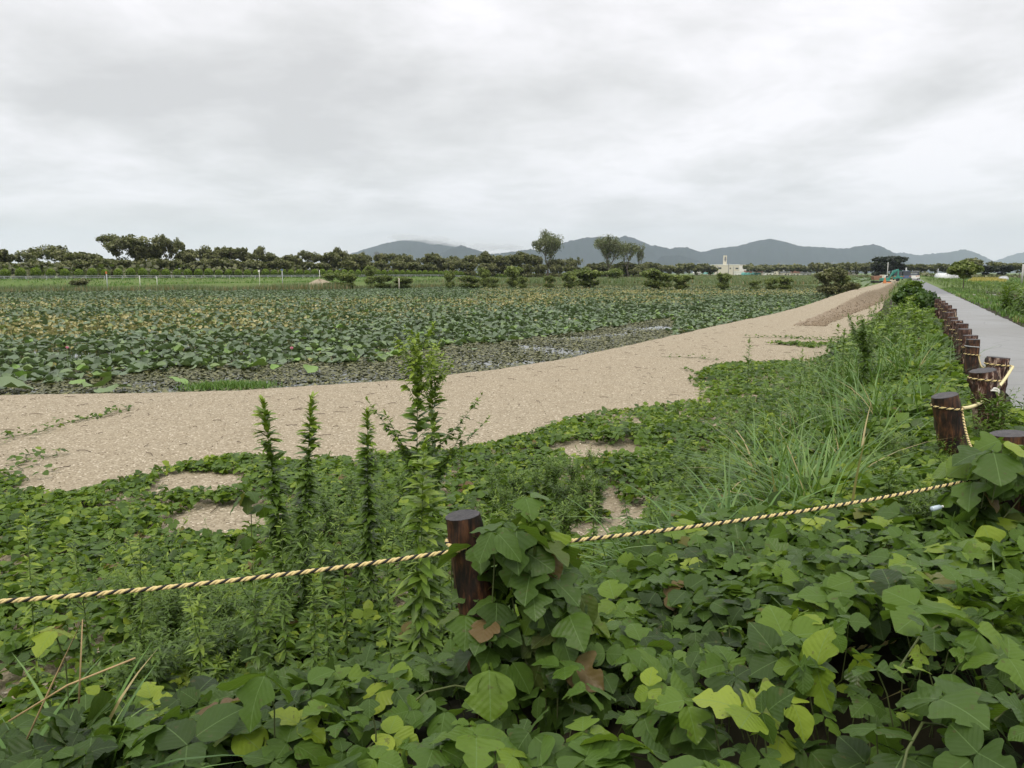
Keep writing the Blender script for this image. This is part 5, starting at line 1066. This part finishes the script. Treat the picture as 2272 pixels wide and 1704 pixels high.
# orange cone like bag, low
c0 = wst(150, -3.2); e = empty('traffic_cone', (c0[0], c0[1], -.28)); B = Acc(); prof_ = [(.0, .5), (.04, .42), (.08, .3), (.16, .06)]
tube(B, [(0, 0, .04), (0, 0, 1.1)], [.32, .05], 12); put(e, B, 'cone', m_orange); B = Acc(); box(B, (0, 0, .02), (.8, .8, .05)); put(e, B, 'base', m_black); tag(e, 'orange cone on the crest of the gravel bank', 'cone')
B = Acc(); q = np.random.default_rng(8).normal(0, 1, (40, 3)); 
B = Acc(); th = np.linspace(0, 2*np.pi, 12, endpoint=False); V = [(0, 0, .9)]+[(1.1*math.cos(a_)*(1+.15*math.sin(3*a_)), .7*math.sin(a_), .45+.1*math.sin(2*a_)) for a_ in th]+[(1.3*math.cos(a_), .8*math.sin(a_), 0) for a_ in th]; T = [(0, 1+j, 1+(j+1) % 12) for j in range(12)]+[t__ for j in range(12) for t__ in ((1+j, 13+j, 13+(j+1) % 12), (1+j, 13+(j+1) % 12, 1+(j+1) % 12))]
B.add(V, T); c1 = wst(156, -2.6); o = B.build('orange_bag', m_orange, loc=(c1[0], c1[1], -.4)); o.scale = (.4, .4, .4); tag(o, 'slumped orange sack beside the cone on the gravel crest', 'bag')
def car(t, d, label, bm, van=False, sc=1.0, rz=None):
    p = wst(t, d); e = empty('parked_car', (p[0], p[1], .034), math.pi/2-TH if rz is None else rz); hh = 1.9 if van else 1.45
    B = Acc(); prism(B, [(-2.1, .3), (2.1, .3), (2.15, .75), (1.3, .92), (-2.1, .95)], -.85, .85); b = put(e, B, 'body', bm); B = Acc(); prism(B, [(-2.0, .953), (1.2, .925), (.5, hh), (-1.6 if not van else -1.95, hh)], -.72, .72); cb = put(e, B, 'cabin', m_window); B = Acc(); box(B, (-.6, 0, hh+.025), (2.0, 1.4, .05)); put(e, B, 'roof', bm)
    for sx_ in (-1.3, 1.35):
        for sy_ in (-.8, .8): B = Acc(); tube(B, [(sx_, sy_-.1, .32), (sx_, sy_+.1, .32)], .32, 14); w__ = B.build('wheel', m_black, e); B = Acc(); tube(B, [(sx_, sy_-.115, .32), (sx_, sy_+.115, .32)], .18, 10); B.build('rim', m_steel, w__)
    for sy_ in (-.6, .6): B = Acc(); box(B, (-2.11, sy_, .8), (.04, .3, .16)); put(e, B, 'tail_light', m_orange)
    return tag(e, label, 'car', 'vehicles parked at the far end of the road')
car(196, 1.6, 'white car parked on the road, nearest to the camera', m_white); car(208, 2.1, 'white van behind the nearest white car', m_white, True); car(186, .2, 'blue and white van beside the excavator', m_blue, True); car(182, -1.4, 'teal small truck right of the excavator', m_teal, True)
# crossing ditch end: dark culvert mouth
p = wst(65.2, 8.0); B = Acc(); box(B, (0, 0, 0), (2.6, .5, .5)); o = B.build('culvert_mouth', m_twig, loc=(p[0]-1, p[1], -.1), smooth=False); tag(o, 'dark timber culvert end at the side path right of the road', 'culvert')
# ------------------------------------------------------------------ kudzu climbing the posts
def climb(cx, cy, z0, z1, r0, r1, n, label, seed, side=0, size=.12, tn=(.35, .15), ns=7):
    g = np.random.default_rng(seed); e = empty('climbing_vine', (cx, cy, z0)); A = Acc(); k = g.uniform(0, 1, n)**.8; a_ = side+g.normal(0, 1.0, n); rr = (r0+(r1-r0)*(1-k))*g.uniform(.5, 1.1, n)
    x = rr*np.cos(a_)+.0; y = rr*np.sin(a_)*.6-.05; z = k*(z1-z0); yaw0 = a_+g.normal(0, .5, n)
    for da, off, s_ in ((0, .22, 1), (1.7, .02, .88), (-1.7, .02, .88)):
        sz = size*g.uniform(.75, 1.25, n); P_ = np.stack([x+off*sz*np.cos(yaw0), y+off*sz*np.sin(yaw0), z], 1); pit = g.uniform(.1, 1.15, n); w_ = g.integers(0, 5, n); t_ = np.stack([np.clip(g.normal(*tn, n), 0, 1), np.where(g.uniform(0, 1, n) < .05, .8, np.where(g.uniform(0, 1, n) < .15, .15, 0))], 1)
        for q in range(5): s2 = w_ == q; inst(A, K_near[q], P_[s2], rots((yaw0+da)[s2], pit[s2], g.normal(0, .35, s2.sum())), (sz*s_)[s2], t_[s2])
    A.build('leaves', m_kudzu, e); B = Acc()
    for j in range(ns):
        q = np.linspace(0, 1, 10); th = side+g.normal(0, .9)+q*g.uniform(-1.5, 1.5); rad_ = (r0+(r1-r0)*(1-q))*g.uniform(.4, .9); tube(B, np.stack([rad_*np.cos(th), rad_*np.sin(th)*.6-.04, q*(z1-z0)*g.uniform(.7, 1.02)], 1), .0032, 5, cap=False)
    B.build('stem', m_vine, e); return tag(e, label, 'vine')
climb(PA_t[0]+.165, PA_t[1]-.06, -.1, PA_t[2]+.02, .13, .42, 130, 'kudzu vine with large leaves climbing the front centre post', 901, .15, .125)
climb(PB_t[0]-.08, PB_t[1]-.22, .12, PB_t[2]+.02, .22, .45, 75, 'kudzu vine draped over the right edge post', 902, 2.4, .15, (.5, .2))
climb(xat(575, 4.7, 1080), 4.7, float(surf(xat(575, 4.7), 4.7))+.2, hpx(1060, 4.7), .06, .15, 9, 'kudzu tip climbing the left pair of tall weeds', 903, 2.0, .11, ns=1)
# hand-placed big leaves seen close to the lens
def bigleaf(xp, yp, dist, size, yaw, pitch, roll, tint, label, q=0, three=True):
    x = xat(xp, dist, yp); z = hpx(yp, dist); e = empty('kudzu_leaf', (x, dist, z)); c_ = 0
    for da, off, s_ in (((0, .2, 1), (1.7, .02, .9), (-1.7, .02, .9)) if three else ((0, 0, 1),)):
        A = Acc(); inst(A, K_near[(q+c_) % 5], np.array([[off*size*math.cos(yaw), off*size*math.sin(yaw), 0]]), rots(yaw+da, pitch+.15*c_, roll), size*s_, np.array([[tint, 0]])); A.build('leaflet', m_kudzu, e); c_ += 1
    A = Acc(); tube(A, [(0, 0, 0), (.01, .03, -.12), (0, .04, -.3)], .0025, 5, cap=False); A.build('stalk', m_vine, e); return tag(e, label, 'leaf', 'large separate kudzu leaves')
bigleaf(1090, 1180, 2.55, .13, -.6, .55, .1, .42, 'broad grey-green leaf covering the upper right of the front post', 0)
bigleaf(1165, 1105, 2.75, .11, .4, .1, 0, .55, 'flat pale leaf above the front post vine', 1)
bigleaf(1085, 1475, 2.25, .15, -1.5, .95, 0, .70, 'bright oval leaf hanging below the front post', 2)
bigleaf(1215, 1180, 2.7, .13, -1.3, .8, .5, .86, 'yellow-green leaf with curled edge right of the front post', 3, False)
bigleaf(590, 1500, 2.05, .16, 2.6, .5, .3, .45, 'large folded leaf at lower left centre', 2)
bigleaf(120, 1400, 2.3, .10, 2.8, .2, .1, .97, 'light lime leaf below the rope at far left', 0)
bigleaf(2200, 1000, 3.6, .20, -1.9, .55, .1, .38, 'very large dark leaf hanging in front of the right edge post', 2)
bigleaf(2225, 985, 3.55, .15, -.4, .35, .2, .96, 'big lime-yellow leaf over the top of the right edge post', 0, False)
bigleaf(2180, 1165, 3.3, .15, -1.2, .8, .1, .93, 'lime lobed leaf below the right edge post', 3, False)
bigleaf(820, 1550, 2.0, .05, -1.5, .6, .2, .3, 'small withered brown leaf tip at bottom centre', 3, False)['category'] = 'leaf'
# plastic bottle glint
p = np.array([xat(2080, 3.6, 1098), 3.6, hpx(1098, 3.6)]); e = empty('plastic_bottle', tuple(p-np.array([0, 0, .065])), .5); e.scale = (.4,)*3; B = Acc(); tube(B, [(-.09, 0, 0), (-.085, 0, 0), (.06, 0, .0), (.085, 0, .0), (.11, 0, 0)], [.01, .03, .03, .013, .012], 14)
m = newmat('clear_plastic'); m_pl = finish(m, (.45, .55, .62), .06, .8); B.build('bottle_body', m_pl, e); B = Acc(); tube(B, [(.11, 0, 0), (.128, 0, 0)], .015, 12); B.build('cap', m_white, e); tag(e, 'clear plastic bottle caught in leaves near the right edge post', 'bottle')
# ------------------------------------------------------------------ low mountain cloud
m = newmat('mist'); vol = N('ShaderNodeVolumePrincipled'); vol.inputs['Color'].default_value = (.95, .96, .97, 1); vol.inputs['Density'].default_value = .0035; o_ = N('ShaderNodeOutputMaterial'); L(vol.outputs[0], o_.inputs['Volume'])
# ------------------------------------------------------------------ haze
for a_, b_, w_, h_ in ((905, 527, 70, 9), (965, 533, 60, 11), (1010, 541, 50, 8), (1075, 548, 60, 10), (1130, 549, 60, 8)):
    B = Acc(); g = np.random.default_rng(int(a_)); n = 24; V = []; T = []
    for i in range(9):
        ph = -math.pi/2+math.pi*i/8
        for j in range(n): th = j/n*2*math.pi; k_ = 1+.18*math.sin(3*th+a_)+.1*math.sin(5*th+i); V.append((math.cos(ph)*math.cos(th)*k_, math.cos(ph)*math.sin(th)*k_, math.sin(ph)*(1+.25*math.sin(2*th+a_))))
    for i in range(8):
        for j in range(n): p, q = i*n+j, i*n+(j+1) % n; T += [(p, q, q+n), (p, q+n, p+n)]
    V = np.array(V)*[w_*6000/1700/1.6, 260, h_*6000/1700/1.4]; B.add(V, T); o = B.build('mist', m, loc=(xat(a_, 5950), 5950, hpx(b_, 5950))); tag(o, 'thin white cloud wisp hanging on the left mountain', 'mist', kind='stuff')
m2 = newmat('haze_air'); vol = N('ShaderNodeVolumePrincipled'); vol.inputs['Color'].default_value = (.75, .855, 1.0, 1); vol.inputs['Density'].default_value = HAZE = .78e-4; o_ = N('ShaderNodeOutputMaterial'); L(vol.outputs[0], o_.inputs['Volume'])
A = Acc(); box(A, (0, 5500, 300), (24000, 12600, 610)); hz_o = A.build('haze', m2, smooth=False); tag(hz_o, 'thin pale damp air', 'haze', kind='stuff')
